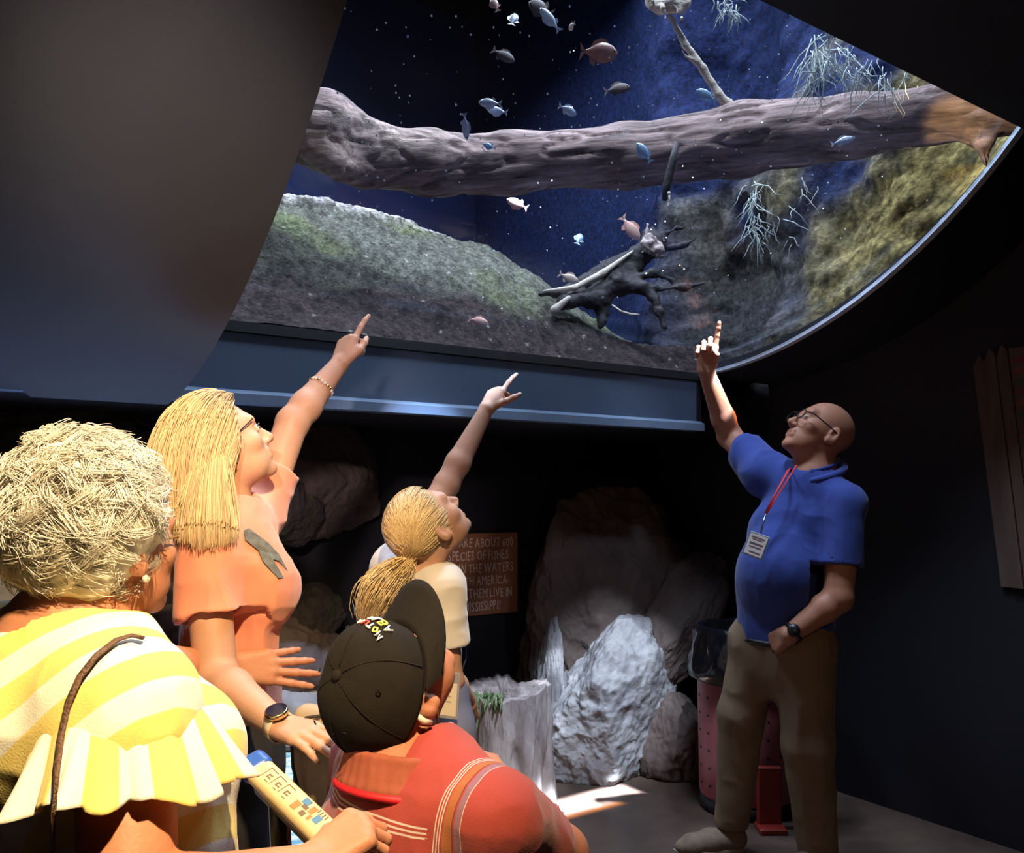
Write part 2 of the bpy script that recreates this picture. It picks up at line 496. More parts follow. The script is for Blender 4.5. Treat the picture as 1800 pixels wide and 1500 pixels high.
# curved dark bulkhead between the window and the side wall
rows = [[cyl(d, s, RG + .005) for d in (.035, .53)] for s in np.linspace(0, 1.47, 24)]
mb = MB(); mb.loft([[a, b, b + np.array([0, 0, .05]), a + np.array([0, 0, .05])] for a, b in rows]); bk = mb.build('wall_bulkhead_right', M_black, smooth=False); struct(bk)

# blue-grey rib (curved bulkhead) left of the window, proud of the acrylic
def curved(name, R0, R1, dl, dr, s0, s1, m, n=40, nd=10):
    mb = MB(); R = []
    for s in np.linspace(s0, s1, n):
        l, r = (dl(s) if callable(dl) else dl), (dr(s) if callable(dr) else dr)
        out = [cyl(l + (r - l) * t, s, R1) for t in np.linspace(0, 1, nd)]
        sc = R0 / R1
        inn = [W(l + (r - l) * t, s * sc, ZC - math.sqrt(max(R1 * R1 - s * s, 0)) * sc) for t in np.linspace(1, 0, nd)]
        R.append(out + inn)
    mb.loft(R); o = mb.build(name, m)
    o.data.polygons.foreach_set('use_smooth', [len(p.vertices) == 4 for p in o.data.polygons]); o.data.set_sharp_from_angle(angle=.6)
    return o

rib = curved('wall_bulkhead_rib', 1.99, 2.25, lambda s: -2.72 - .20 * min(1, (s - .17) / .75) - .05 * s, -2.374, .17, 1.84, M_bulk); struct(rib, 'curved blue-grey rib beside the tank window')
nb = curved('wall_bulkhead_left', 1.97, 2.22, -6.0, lambda s: -2.70 - .20 * min(1, (s - .17) / .75) - .05 * s, .10, 1.80, M_bulk); struct(nb, 'curved blue-grey bulkhead at the far left')

# ------------------------------------------------------------------ the window itself
win = thing('aquarium_window', W(-1.2, 0, 1.69), 'huge curved acrylic tank window overhanging the visitors above a blue sill', 'aquarium window')


def acrylic():
    m = bpy.data.materials.new('clear_acrylic'); m.use_nodes = True; nt = m.node_tree; nt.nodes.clear(); L = nt.links.new
    out = nt.nodes.new('ShaderNodeOutputMaterial'); mx = nt.nodes.new('ShaderNodeMixShader'); tr = nt.nodes.new('ShaderNodeBsdfTransparent'); gl = nt.nodes.new('ShaderNodeBsdfGlossy')
    tr.inputs[0].default_value = (.95, .97, 1, 1); gl.inputs['Roughness'].default_value = .03
    lw = nt.nodes.new('ShaderNodeLayerWeight'); lw.inputs['Blend'].default_value = .5
    pw = nt.nodes.new('ShaderNodeMath'); pw.operation = 'POWER'; pw.inputs[1].default_value = 5; L(lw.outputs['Facing'], pw.inputs[0])
    fr = nt.nodes.new('ShaderNodeMath'); fr.operation = 'MULTIPLY_ADD'; fr.inputs[1].default_value = .35; fr.inputs[2].default_value = .015; L(pw.outputs[0], fr.inputs[0])
    L(fr.outputs[0], mx.inputs[0]); L(tr.outputs[0], mx.inputs[1]); L(gl.outputs[0], mx.inputs[2]); L(mx.outputs[0], out.inputs[0])
    return m


M_glass = acrylic()
mb = MB(); R = []
for s in np.linspace(.0, 1.465, 48):
    o_ = [cyl(d, s, RG) for d in np.linspace(-2.40, 0, 3)]
    i_ = [W(d, s * .977, ZC - math.sqrt(RG * RG - s * s) * .977) for d in np.linspace(0, -2.40, 3)]
    R.append(o_ + i_)
mb.loft(R); pane = mb.build('acrylic_pane', M_glass, win, smooth=True); pane.data.set_sharp_from_angle(angle=.6)
mb = MB(); R = []
for s in np.linspace(.0, 1.47, 40):
    a, b = cyl(.0, s, RG + .006), cyl(.032, s, RG + .006); up = np.append(-NV * s / RG, math.sqrt(RG * RG - s * s) / RG) * .014
    R.append([a, b, b + up, a + up])
mb.loft(R); mb.build('acrylic_edge', M_rim, win)
mb = MB(); mb.prism([cyl(-2.4, 1.455, RG), cyl(.03, 1.455, RG), cyl(.03, 1.482, RG), cyl(-2.4, 1.482, RG)], (0, 0, .04)); mb.build('acrylic_edge', M_rim, win)
mb = MB(); mb.prism([W(-2.6, .035, SILL - .028), W(0, .035, SILL - .028), W(0, .035, SILL + .006), W(-2.6, .035, SILL + .006)], tuple(-NV * .07) + (0,)); mb.build('gasket', M_gasket, win)
mb = MB(); mb.prism([W(-3.6, .02, 1.70), W(0, .02, 1.70), W(0, .02, SILL - .03), W(-3.6, .02, SILL - .03)], tuple(-NV * .12) + (0,)); fas = mb.build('fascia', M_fascia, win)
mb = MB(); mb.prism([W(-3.6, .06, 1.678), W(.01, .06, 1.678), W(.01, .06, 1.712), W(.01, .045, 1.722), W(-3.6, .045, 1.722), W(-3.6, .06, 1.712)], (0, 0, 0))
mb = MB(); mb.loft([[W(d, .06, 1.676), W(d, .06, 1.708), W(d, .035, 1.722), W(d, 0, 1.722), W(d, 0, 1.676)] for d in (-3.6, .012)]); mb.build('lip', M_lip, fas)
mb = MB(); mb.prism([W(.0, .02, 1.70), W(.0, -.8, 1.70), W(.0, -.8, SILL), W(.0, .02, SILL)], tuple(DV * .03) + (0,)); mb.build('end_panel', M_black, win)
# ------------------------------------------------------------------ inside the tank
def grid(nu, nv):
    i = np.arange(nu - 1)[:, None] * nv + np.arange(nv - 1)[None, :]
    return np.stack([i, i + nv, i + nv + 1, i + 1], -1).reshape(-1, 4)


rng = np.random.RandomState(4)
nu, nv = 300, 210
D_, S_ = np.meshgrid(np.linspace(-3.85, .5, nu), np.linspace(.0, -2.7, nv), indexing='ij')
t = -S_
Zb = np.interp(t, [0, .12, .5, .85, 1.2, 1.5, 2.7], [1.955, 2.0, 2.25, 2.56, 2.80, 2.84, 2.7])
dip = 1 / (1 + np.exp(-(D_ - .02) * 9))                          # the bank falls away to the right
Zb = Zb - dip * np.clip(t - .35, 0, 1) * .62
pp = np.stack([D_.ravel(), S_.ravel(), np.zeros(nu * nv)], 1)
Zb = Zb + (fbm(pp, 1.6, 3, 5) * .05 + fbm(pp, 9, 3, 9) * .014 + np.abs(vnoise(pp, 34, 2)) * .012 + rng.rand(nu * nv) * .006).reshape(nu, nv) * np.clip(t * 6, .15, 1)
ridge = np.exp(-((t - 1.28) / .10) ** 2) * (1 / (1 + np.exp((D_ + .62) * 14)))
Zb = Zb + ridge * .055
P3 = np.stack([PR[0] + D_ * DV[0] + S_ * NV[0], PR[1] + D_ * DV[1] + S_ * NV[1], Zb], -1).reshape(-1, 3)
n1 = fbm(pp, 3.2, 4, 31); n2 = fbm(pp, 40, 2, 3); tt = t.ravel()
mud = np.array([.050, .036, .036]); grav = np.array([.105, .105, .085]); algae = np.array([.10, .115, .05]); pale = np.array([.44, .40, .38])
w1 = np.clip((tt + n1 * .10 - .44) / .16, 0, 1)[:, None]; w2 = np.clip(n1 * 1.3 - .1, 0, 1)[:, None] * w1 * .8
colr = mud * (1 - w1) + grav * w1; colr = colr * (1 - w2) + algae * w2
wp = np.clip(ridge.ravel()[:, None] * 1.6 - .35 + n2[:, None] * .15, 0, 1); colr = colr * (1 - wp) + pale * wp
colr = colr * (1 + .55 * n2[:, None]); spk = rng.rand(len(colr)) > .996; colr[spk] = (.34, .32, .28)
M_gravel = mat('gravel', (.1, .1, .1), .9, attr='Col', grain=(75, .85, .9), spec=.1)
gb = mesh_np('gravel_bank', P3, grid(nu, nv), M_gravel, attrs={'Col': np.clip(colr, 0, 1)}); tag(gb, 'sloping bank of grey-green gravel and dark silt inside the tank', 'gravel', kind='stuff')

# rock face at the right end of the tank
nu, nv = 190, 130
S_, Z_ = np.meshgrid(np.linspace(-2.7, 1.46, nu), np.linspace(0, 1, nv), indexing='ij')
z0_ = ZC - np.sqrt(RG * RG - np.clip(S_, 0, 2) ** 2) + .04
Z_ = z0_ + (4.98 - z0_) * Z_ ** 1.3
pp = np.stack([S_.ravel(), Z_.ravel(), np.zeros(nu * nv)], 1)
bulge = np.interp(S_, [-2.7, -1.0, -.42, -.20, .05, .26, .9, 1.46], [.04, .10, .30, .02, .0, .24, .10, .05]) * np.interp(Z_, [1.7, 2.1, 2.6, 3.2, 4.4], [1.15, 1.1, .9, .8, .7])
dd = .50 - bulge - .10 * np.clip((S_ + .9) / .6, .05, 1) * fbm(pp, 1.7, 4, 40).reshape(nu, nv) * np.clip(1.4 - S_ * .6, .25, 1) - .035 * np.clip((S_ + .9) / .6, .05, 1) * np.abs(fbm(pp, 8, 3, 12)).reshape(nu, nv)
dd = np.minimum(dd, .52)
P3 = np.stack([PR[0] + dd * DV[0] + S_ * NV[0], PR[1] + dd * DV[1] + S_ * NV[1], Z_], -1).reshape(-1, 3)
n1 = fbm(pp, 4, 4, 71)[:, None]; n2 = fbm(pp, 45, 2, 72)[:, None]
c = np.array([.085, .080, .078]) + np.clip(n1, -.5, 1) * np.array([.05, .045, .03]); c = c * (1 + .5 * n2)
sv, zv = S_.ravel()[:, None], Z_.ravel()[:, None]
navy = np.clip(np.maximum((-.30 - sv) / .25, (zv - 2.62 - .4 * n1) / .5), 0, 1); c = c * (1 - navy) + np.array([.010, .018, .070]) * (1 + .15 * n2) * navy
gold = np.clip((sv - .35 + .3 * n1) / .5, 0, 1) * (1 - navy); c = c * (1 - gold) + np.array([.26, .205, .075]) * (1 + .6 * n2) * gold  # warm light on the right part, painted into the rock colour
tr = thing('tank_rockwork', W(.3, 0, 1.75), 'grey textured rock face with warm light painted in ochre at the right end of the tank', 'rock')
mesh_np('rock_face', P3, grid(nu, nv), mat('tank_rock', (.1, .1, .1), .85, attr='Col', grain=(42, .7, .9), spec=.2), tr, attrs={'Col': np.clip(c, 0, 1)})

# the big sunken log
M_wood = mat('waterlogged_wood', (.16, .105, .10), .8, (.30, .21, .18), 3.2, 6, bump=.55, bscale=22, stretch=(1.2, 5, 9), mix=(.36, .66), spec=.25)
M_wood_pale = mat('bleached_wood', (.42, .36, .30), .75, (.58, .5, .42), 8, 5, bump=.4, bscale=30, stretch=(1, 4, 8))
M_wood_dark = mat('black_driftwood', (.012, .010, .013), .7, (.035, .029, .032), 9, 5, bump=.5, bscale=40, spec=.35)


def displaced(V, Q, fn):
    return V + vnormals(V, Q) * fn(V)[:, None]


axis = [at(470, 195, 3.5), at(585, 235, 3.52), at(660, 274, 3.56), at(760, 284, 3.58), at(900, 286, 3.6), at(1100, 276, 3.5), at(1300, 250, 3.38), at(1500, 222, 3.22), at(1650, 200, 3.1), at(1795, 192, 2.98)]
v = Vol(.011)
v.chain(axis, [.17, .150, .118, .118, .125, .128, .128, .112, .095, .085], k=.05)
v.chain([at(1690, 215, 3.06), at(1728, 250, 3.02), at(1733, 290, 3.0)], [.045, .030, .018], k=.04)
v.chain([at(640, 260, 3.54), at(590, 200, 3.45), at(575, 168, 3.42)], [.07, .05, .02], k=.05)
v.chain([at(640, 300, 3.54), at(600, 290, 3.45), at(548, 262, 3.42)], [.07, .06, .04], k=.05)
V, Q = v.build()
ax = nz(axis[-1] - axis[2])
def bark(P):
    a = P @ ax; q = np.stack([a * .22, P[:, 2], P @ np.cross(ax, (0, 0, 1))], 1)
    return fbm(q, 9, 3, 7) * .010 - .012 * np.clip(np.abs(vnoise(q, 26, 3)) * -4 + 1, 0, 1) + fbm(P, 3, 2, 19) * .012
V = displaced(V, Q, bark)
lg = thing('sunken_log', axis[4] - np.array([0, 0, .13]), 'massive grey-brown sunken tree trunk spanning the whole tank', 'log')
q = np.stack([(V @ ax) * .16, V[:, 2], V @ np.cross(ax, (0, 0, 1))], 1); g1 = fbm(q, 16, 4, 51)[:, None]; g2 = fbm(q, 60, 2, 52)[:, None]
c = np.array([.235, .165, .155]) * (1 + .35 * g1 + .2 * g2) + np.clip(fbm(q, 5, 3, 53)[:, None] - .25, 0, 1) * np.array([.22, .18, .14])
mesh_np('trunk', V, Q, mat('log_wood', (.2, .2, .2), .8, attr='Col', grain=(34, .75, .8), gvec='grain', spec=.2), lg, attrs={'Col': np.clip(c, .01, 1), 'grain': np.stack([q[:, 0] * .8, q[:, 1], q[:, 2]], 1)})
v = Vol(.006); v.chain([at(1290, 196, 3.36), at(1262, 165, 3.33), at(1235, 120, 3.3), at(1205, 80, 3.27), at(1178, 28, 3.24)], [.026, .017, .015, .013, .011], k=.01)
v.chain([at(1228, 112, 3.29), at(1205, 98, 3.27), at(1198, 88, 3.26)], [.008, .006, .004], k=.006)
V, Q = v.build(); V = displaced(V, Q, lambda P: fbm(P, 30, 2, 3) * .003); mesh_np('branch', V, Q, M_wood_pale, lg)
# pale waterlogged stump end at the very top
v = Vol(.010); v.ell(at(1176, -14, 3.25), (.075, .06, .075), k=.02); v.ell(at(1150, -5, 3.24), (.035, .03, .05)); v.ell(at(1198, 2, 3.23), (.03, .03, .045))
for i in range(7): v.cone(at(1150 + i * 9, 0, 3.2), at(1152 + i * 9, 18 + 10 * (i % 3), 3.2), .012, .003, .008)
V, Q = v.build(); V = displaced(V, Q, lambda P: fbm(P, 25, 2, 3) * .012); o = mesh_np('root_ball', V, Q, M_wood_pale); tag(o, 'pale lumpy root ball at the tip of the thin branch', 'root')
# dark stick in front of the log
mb = MB(); mb.tube([at(1190, 250, 3.24), at(1182, 285, 3.24), at(1172, 325, 3.25), at(1168, 352, 3.25)], [.010, .015, .016, .010], 8); o = mb.build('floating_stick', M_wood_dark, smooth=True); tag(o, 'short black stick drifting upright before the big log', 'stick')

# black snag on the bank
v = Vol(.0065); Y0 = 4.15
def tb_(pts, r): v.chain([at(a, b, Y0 + c_) for a, b, c_ in pts], r, k=.025)
tb_([(950, 517, -.05), (1010, 510, .0), (1070, 480, .05), (1120, 452, .07), (1150, 428, .07)], [.018, .035, .062, .052, .058])
tb_([(1000, 530, -.08), (1050, 525, -.02), (1085, 500, .02), (1120, 470, .05)], [.03, .05, .055, .04])
tb_([(975, 545, -.10), (990, 532, -.08), (1020, 522, -.02)], [.016, .024, .03])
tb_([(1060, 520, 0), (1058, 550, -.02), (1056, 575, -.04)], [.045, .026, .018])
tb_([(1090, 500, 0), (1130, 508, -.03), (1150, 525, -.05), (1158, 548, -.07), (1168, 574, -.08)], [.04, .026, .022, .018, .010])
tb_([(1110, 490, 0), (1150, 480, -.02), (1180, 492, -.03), (1190, 504, -.04)], [.022, .018, .013, .008])
tb_([(1120, 500, -.02), (1160, 507, -.04), (1200, 506, -.05), (1238, 498, -.06)], [.016, .012, .010, .005])
tb_([(1150, 428, .07), (1168, 412, .06), (1190, 400, .05), (1205, 402, .05)], [.03, .010, .007, .004])
tb_([(1150, 440, .07), (1185, 436, .05), (1205, 430, .04), (1226, 418, .03)], [.02, .010, .007, .004])
tb_([(1140, 430, .07), (1138, 410, .07), (1146, 402, .07)], [.03, .018, .008])
V, Q = v.build(); V = displaced(V, Q, lambda P: fbm(P, 18, 3, 6) * .009)
sn = thing('driftwood_snag', at(1056, 575, Y0), 'forked black driftwood snag with crooked roots lying on the gravel', 'driftwood')
mesh_np('stem', V, Q, M_wood_dark, sn)
v = Vol(.006); v.chain([at(955, 512, Y0 - .12), at(1010, 506, Y0 - .08), at(1060, 480, Y0 - .04), at(1112, 442, Y0)], [.006, .014, .016, .006], k=.01)
V, Q = v.build(); mesh_np('bleached_edge', V, Q, M_wood_pale, sn)
v = Vol(.006); v.ell(at(1145, 432, Y0 - .01), (.045, .03, .05), k=.02); v.ell(at(1158, 440, Y0 - .02), (.03, .025, .03)); v.cone(at(1132, 425, Y0), at(1138, 395, Y0), .015, .006)
V, Q = v.build(); V = displaced(V, Q, lambda P: fbm(P, 30, 3, 6) * .014); mesh_np('broken_end', V, Q, mat('broken_wood', (.26, .2, .19), .8, (.42, .34, .32), 14, 4, bump=.5), sn)
v = Vol(.006); v.cone(at(975, 545, Y0 - .13), at(1000, 524, Y0 - .12), .022, .012); V, Q = v.build(); mesh_np('cut_stub', V, Q, M_wood_pale, sn)
mb = MB(); mb.tube([at(1076, 536, 4.05), at(1092, 548, 4.04), at(1110, 553, 4.03), at(1124, 553, 4.02)], [.004, .006, .006, .003], 6); o = mb.build('twig', M_wood_pale, smooth=True); tag(o, 'thin pale twig on the gravel under the black snag', 'twig')
mb = MB(); mb.tube([at(1176, 340, 3.35), at(1177, 350, 3.35), at(1174, 362, 3.2)], [.006, .003, .003], 6); mb.lathe([(0.001, -.008), (.006, -.004), (.006, .004), (.001, .008)], at(1176, 340, 3.2), n=8); o = mb.build('plant_sprig', M_wood_pale, smooth=True); tag(o, 'tiny pale sprig floating below the dark stick', 'plant')

# pale hanging roots and algae at the upper right
def frond(name, pts, r, seed, m, n, spread, label, length):
    rs = np.random.RandomState(seed); mb = MB(); pts = [np.asarray(p) for p in pts]
    for i in range(n):
        a = rs.rand() * (len(pts) - 1.001); j = int(a); p = pts[j] * (1 - a + j) + pts[j + 1] * (a - j) + rs.randn(3) * spread
        q = [p]; dr = np.array([rs.randn() * .5, rs.randn() * .5, -1.]) * length / 4
        for k in range(4): q.append(q[-1] + dr * rs.uniform(.5, 1.2) + rs.randn(3) * length * .08)
        mb.tube(q, [r, r * 1.3, r, r * .7, r * .3], 4)
    o = mb.build(name, m, smooth=True); tag(o, label, 'plant', kind='stuff'); return o
M_algae = mat('pale_algae', (.5, .54, .55), .8, (.36, .42, .38), 20, 3)
frond('hanging_algae', [at(1435, 62, 2.75), at(1442, 120, 2.8)], .0018, 3, M_algae, 46, .018, 'pale stringy algae hanging beside the upper window edge', .16)
frond('algae_fringe', [at(1455, 95, 2.6), at(1520, 118, 2.65), at(1590, 150, 2.75)], .0015, 5, M_algae, 60, .02, 'loose pale algae fringe under the slanting window edge', .09)
frond('algae_tuft', [at(1262, 8, 2.25), at(1300, 18, 2.3)], .0016, 7, M_algae, 30, .012, 'small algae tuft near the top of the window', .05)
frond('root_curtain', [at(1335, 320, 3.75), at(1322, 370, 3.78), at(1325, 420, 3.8)], .0018, 9, M_algae, 46, .012, 'pale root fringe down the edge of the rock cleft', .12)
frond('root_strands', [at(1418, 310, 3.6), at(1402, 360, 3.6), at(1355, 400, 3.62), at(1395, 430, 3.62)], .0015, 11, M_algae, 18, .02, 'short pale roots hanging inside the dark rock cleft', .11)

# ------------------------------------------------------------------ fish
def fish_mesh(deep, thick, L=1.0):
    prof = [(0, .02), (.05, .16), (.15, .36), (.30, .48), (.45, .50), (.60, .40), (.74, .20), (.82, .12), (.86, .11)]
    b = MB(); b.loft([[(L * (.5 - x), thick * h * math.cos(w), deep * (h * math.sin(w) + .04 * (1 - x))) for w in np.linspace(0, 2 * math.pi, 12, endpoint=False)] for x, h in prof])
    t = MB()
    for sg in (1, -1): t.prism([(-.34, -.012, 0), (-.38, -.012, sg * deep * .1), (-.52, -.004, sg * deep * .46), (-.49, -.004, sg * deep * .05)], (0, .012, 0))
    d = MB(); d.prism([(.22, -.008, deep * .42), (.16, -.006, deep * .66), (.02, -.004, deep * .72), (-.16, -.004, deep * .55), (-.24, -.006, deep * .25), (0, -.008, deep * .40)], (0, .010, 0))
    a = MB(); a.prism([(-.06, -.006, -deep * .40), (-.12, -.004, -deep * .66), (-.22, -.004, -deep * .5), (-.26, -.006, -deep * .18)], (0, .010, 0))
    e = MB()
    for sg in (1, -1): e.lathe([(.002, -.012), (.024, -.006), (.03, 0), (.024, .006), (.002, .012)], (.40, sg * thick * .26, deep * .10), (0, sg, 0), 8)
    return b, t, d, a, e


M_eye = mat('fish_eye', (.01, .01, .012), .2)
FM = {
    'silver': mat('silver_fish', (.45, .52, .66), .3, (.62, .68, .8), 9, 3, spec=.8), 'blue': mat('blue_fish', (.22, .45, .72), .3, (.45, .68, .85), 8, 3, spec=.8),
    'red': mat('red_sunfish', (.42, .16, .11), .45, (.30, .12, .10), 7, 4), 'brown': mat('brown_fish', (.14, .10, .09), .6, (.10, .08, .08), 7, 4),
    'pink': mat('pink_orange_fish', (.85, .42, .33), .45, (.75, .5, .42), 7, 4), 'cream': mat('cream_fish', (.72, .58, .46), .45, (.6, .46, .36), 7, 4)}
FP = {}
def fish(u, v, px, ang, kind, deepk, back, label, yaw=0.0, flip=False):
    """fish px long at pixel (u, v), swimming at ang degrees above image-right, back metres behind the acrylic"""
    y = glass_hit(u, v) + back; p = at(u, v, y); L = px / FPX * y
    root = thing('fish', p, label, 'fish', 'fish in the overhead tank')
    deep, thick = {'slim': (.30, .17), 'mid': (.42, .2), 'deep': (.56, .2)}[deepk]
    if (deepk, kind) not in FP:
        parts = []
        for nm, mb, m in zip(('body', 'tail_fin', 'dorsal_fin', 'anal_fin', 'eyes'), fish_mesh(deep, thick), [FM[kind]] * 4 + [M_eye]):
            o = mb.build(nm, m, origin=(0, 0, 0), smooth=nm in ('body', 'eyes')); parts.append(o)
        FP[(deepk, kind)] = parts
    else:
        parts = [o.copy() for o in FP[(deepk, kind)]]
        for o in parts: COL.objects.link(o)
    for o in parts: o.parent = root
    root.scale = (L, L, L)
    root.rotation_euler = (Matrix.Rotation(math.radians(-ang), 4, 'Y') @ Matrix.Rotation(math.radians(yaw), 4, 'Z')).to_euler()
    return root


for a in (
    (870, 8, 34, 110, 'pink', 'mid', .35, 'small pinkish fish at the top edge, leftmost of the top row', 20),
    (903, 34, 40, 75, 'silver', 'mid', .35, 'twisting silver fish just right of the pinkish one up top', 35),
    (967, 34, 58, 125, 'silver', 'slim', .25, 'long slender silver-white fish diving near the top edge', 10),
    (950, 14, 46, 150, 'brown', 'deep', .8, 'dim brown fish half behind the slender diving silver fish', 0),
    (1005, 46, 20, 190, 'cream', 'deep', .3, 'tiny round pale fish beside the slender diving fish', 60),
    (1053, 93, 66, 355, 'red', 'deep', .3, 'red-brown sunfish facing right, largest fish in the tank', 0),
    (885, 98, 44, 330, 'brown', 'mid', .8, 'faint brown fish left of the red-brown sunfish', 0),
    (1085, 157, 46, 10, 'brown', 'mid', .85, 'very dim brown fish below the red-brown sunfish', 0),
    (861, 181, 40, 175, 'silver', 'mid', .3, 'upper of the two silver fish swimming one above the other', 0),
    (874, 195, 36, 170, 'silver', 'mid', .3, 'lower of the two silver fish swimming one above the other', 0),
    (998, 194, 38, 345, 'silver', 'mid', .3, 'silver fish turning alone above the middle of the log', 30),
    (1242, 167, 40, 150, 'blue', 'mid', .25, 'blue-white fish beside the foot of the thin branch', 0),
    (818, 223, 44, 275, 'silver', 'slim', .3, 'silver fish hanging head down before the log', 20),
    (860, 257, 24, 160, 'blue', 'mid', .3, 'tiny dark blue fish before the left half of the log', 0),
    (1132, 268, 42, 125, 'blue', 'mid', .2, 'bright cyan fish in front of the log by the dark stick', 0),
    (1482, 248, 44, 15, 'silver', 'slim', .25, 'slim silver fish in front of the right part of the log', 0),
    (909, 358, 40, 155, 'pink', 'mid', .4, 'bright orange-pink fish just under the log', 0),
    (1018, 420, 34, 70, 'blue', 'mid', .5, 'blurred blue fish above the left arm of the black snag', 40),
    (1108, 402, 52, 305, 'pink', 'mid', .7, 'orange fish diving towards the broken end of the snag', 0),
    (1000, 489, 38, 335, 'cream', 'mid', .55, 'cream coloured fish resting by the bleached edge of the snag', 0),
    (841, 565, 36, 345, 'pink', 'mid', .35, 'dusky pink fish low over the silt, lowest fish in the tank', 0),
    (1308, 346, 22, 60, 'brown', 'deep', .8, 'small orange-brown fish right of the cleft below the log', 0),
): fish(*a)

# drifting specks in the water
mb = MB(); rs = random.Random(8)
for i in range(420):
    u, v_ = rs.uniform(560, 1640), rs.uniform(10, 600)
    if v_ > 640 - abs(u - 900) * .35 or u - 560 < 40 - v_ * .1: continue
    p = at(u, v_, glass_hit(u, v_) + rs.uniform(.08, .7)); r = rs.uniform(.0008, .0022)
    mb.box(p, (r, r, r))
o = mb.build('floating_specks', mat('specks', (.7, .72, .75), .6)); tag(o, 'fine pale specks drifting in the tank water', 'particles', kind='stuff')

# the water itself: a faint blue haze that fills the tank behind the acrylic
def water():
    m = bpy.data.materials.new('tank_water'); m.use_nodes = True; nt = m.node_tree; nt.nodes.clear()
    out = nt.nodes.new('ShaderNodeOutputMaterial'); sc_ = nt.nodes.new('ShaderNodeVolumeScatter'); sc_.inputs['Color'].default_value = (.22, .40, 1.0, 1); sc_.inputs['Density'].default_value = .36; sc_.inputs['Anisotropy'].default_value = .1
    nt.links.new(sc_.outputs[0], out.inputs['Volume'])
    mb = MB(); R = []
    ring = [(s_, ZC - math.sqrt(1.885 ** 2 - s_ * s_)) for s_ in np.linspace(.02, 1.42, 16)] + [(1.42, 4.5), (-2.7, 4.5), (-2.7, 2.02)]
    mb.loft([[W(d, s_, z) for s_, z in ring] for d in (-3.8, .5)])
    o = mb.build('tank_water', m); tag(o, 'hazy blue water filling the overhead tank', 'water', kind='stuff')
water()
# ------------------------------------------------------------------ rocks, stump, sign, bin, painted board
BASIS = np.array([[DV[0], DV[1], 0], [-NV[0], -NV[1], 0], [0, 0, 1.]])       # along sill, into the tank, up


def cube_sphere(n):
    V, Q = [], []
    t = np.tan(np.linspace(-math.pi / 4, math.pi / 4, n))
    a, b = np.meshgrid(t, t, indexing='ij'); o = np.ones_like(a)
    for k, (x, y, z) in enumerate(((o, a, b), (-o, b, a), (b, o, a), (a, -o, b), (a, b, o), (b, a, -o))):
        V.append(np.stack([x, y, z], -1).reshape(-1, 3)); Q.append(grid(n, n) + k * n * n)
    V = np.concatenate(V); V /= np.linalg.norm(V, axis=1)[:, None]; Q = np.concatenate(Q)
    key = np.round(V * 1e5).astype(np.int64); _, idx, inv = np.unique(key, axis=0, return_index=True, return_inverse=True)
    inv = inv.ravel(); Q = inv[Q]
    return V[idx], Q


CS = cube_sphere(56); CSF = cube_sphere(110)


def rock_shape(seed, radii, rot=0, rough=1.0, planes=13, fine=False, soft=.05):
    rs = np.random.RandomState(seed); U, Q = CSF if fine else CS
    n = rs.randn(planes, 3); n /= np.linalg.norm(n, axis=1)[:, None]; h = rs.uniform(.74, 1.05, planes)
    c = U @ n.T; r = np.where(c > .05, h / np.maximum(c, .05), 9.0)
    r = -soft * np.log(np.exp(-np.minimum(r, 3) / soft).sum(1) + np.exp(-1.25 / soft))
    P = U * r[:, None]
    P = P * (1 + rough * (.07 * fbm(P + seed, 1.7, 3, seed) + .05 * -np.abs(fbm(P + seed, 4, 2, seed + 3)) + .018 * fbm(P + seed, 13, 3, seed + 5)))[:, None]
    P = P * np.asarray(radii)
    a = math.radians(rot); P = P @ np.array([[math.cos(a), 0, -math.sin(a)], [0, 1, 0], [math.sin(a), 0, math.cos(a)]]).T
    return P @ BASIS, Q


def rock(name, c, radii, seed, m, label, rot=0, fine=False, floor=True, **kw):
    P, Q = rock_shape(seed, radii, rot, fine=fine, **kw); P = P + np.asarray(c)
    if floor: P[:, 2] = np.maximum(P[:, 2], .0)
    s = (P[:, :2] - PR) @ NV; P[:, :2] += np.clip(-.84 - s, 0, None)[:, None] * NV         # flat against the rear wall
    d = (P[:, :2] - PR) @ DV; P[:, :2] -= np.clip(d - .52, 0, None)[:, None] * DV           # and the side wall
    o = mesh_np(name, P, Q, m); tag(o, label, 'rock'); return o


M_rock = mat('brown_rockwork', (.10, .072, .066), .75, (.165, .125, .11), 5, 7, bump=.65, bscale=24, spec=.3)
M_rock_grey = mat('grey_rockwork', (.26, .25, .27), .7, (.40, .39, .40), 6, 7, bump=.7, bscale=32, spec=.35)
M_rock_moss = mat('mossy_rockwork', (.055, .042, .04), .8, (.07, .10, .03), 4.5, 7, bump=.6, bscale=30, mix=(.52, .68))
rock('boulder', at(1075, 1090, 4.60), (.62, .24, .70), 11, M_rock, 'tall brown rock slab standing in the dark corner behind the pale boulder', rot=-8, fine=True)
rock('boulder', at(1078, 1262, 4.33), (.46, .28, .42), 23, M_rock_grey, 'pale grey light-dappled boulder on the floor beside the tree stump', rot=6, fine=True)
rock('boulder', at(1195, 1090, 4.42), (.15, .16, .36), 31, M_rock, 'slanted brown crag right of the pale boulder, behind the bin', rot=-38)
rock('boulder', at(1180, 1300, 4.25), (.15, .16, .24), 37, M_rock, 'low dark rock between the pale boulder and the bin')
rock('boulder', at(962, 1255, 4.30), (.075, .12, .42), 41, M_rock_grey, 'narrow upright rock between the tree stump and the pale boulder', rot=-3)
rock('boulder', at(560, 838, 3.80), (.27, .16, .33), 53, M_rock, 'large rounded rock on the wall behind the pointing long-haired visitor', rot=25, floor=False)
rock('boulder', at(500, 900, 3.62), (.13, .10, .17), 57, M_rock_moss, 'mossy rock just below the pointing arm of the long-haired visitor', floor=False)
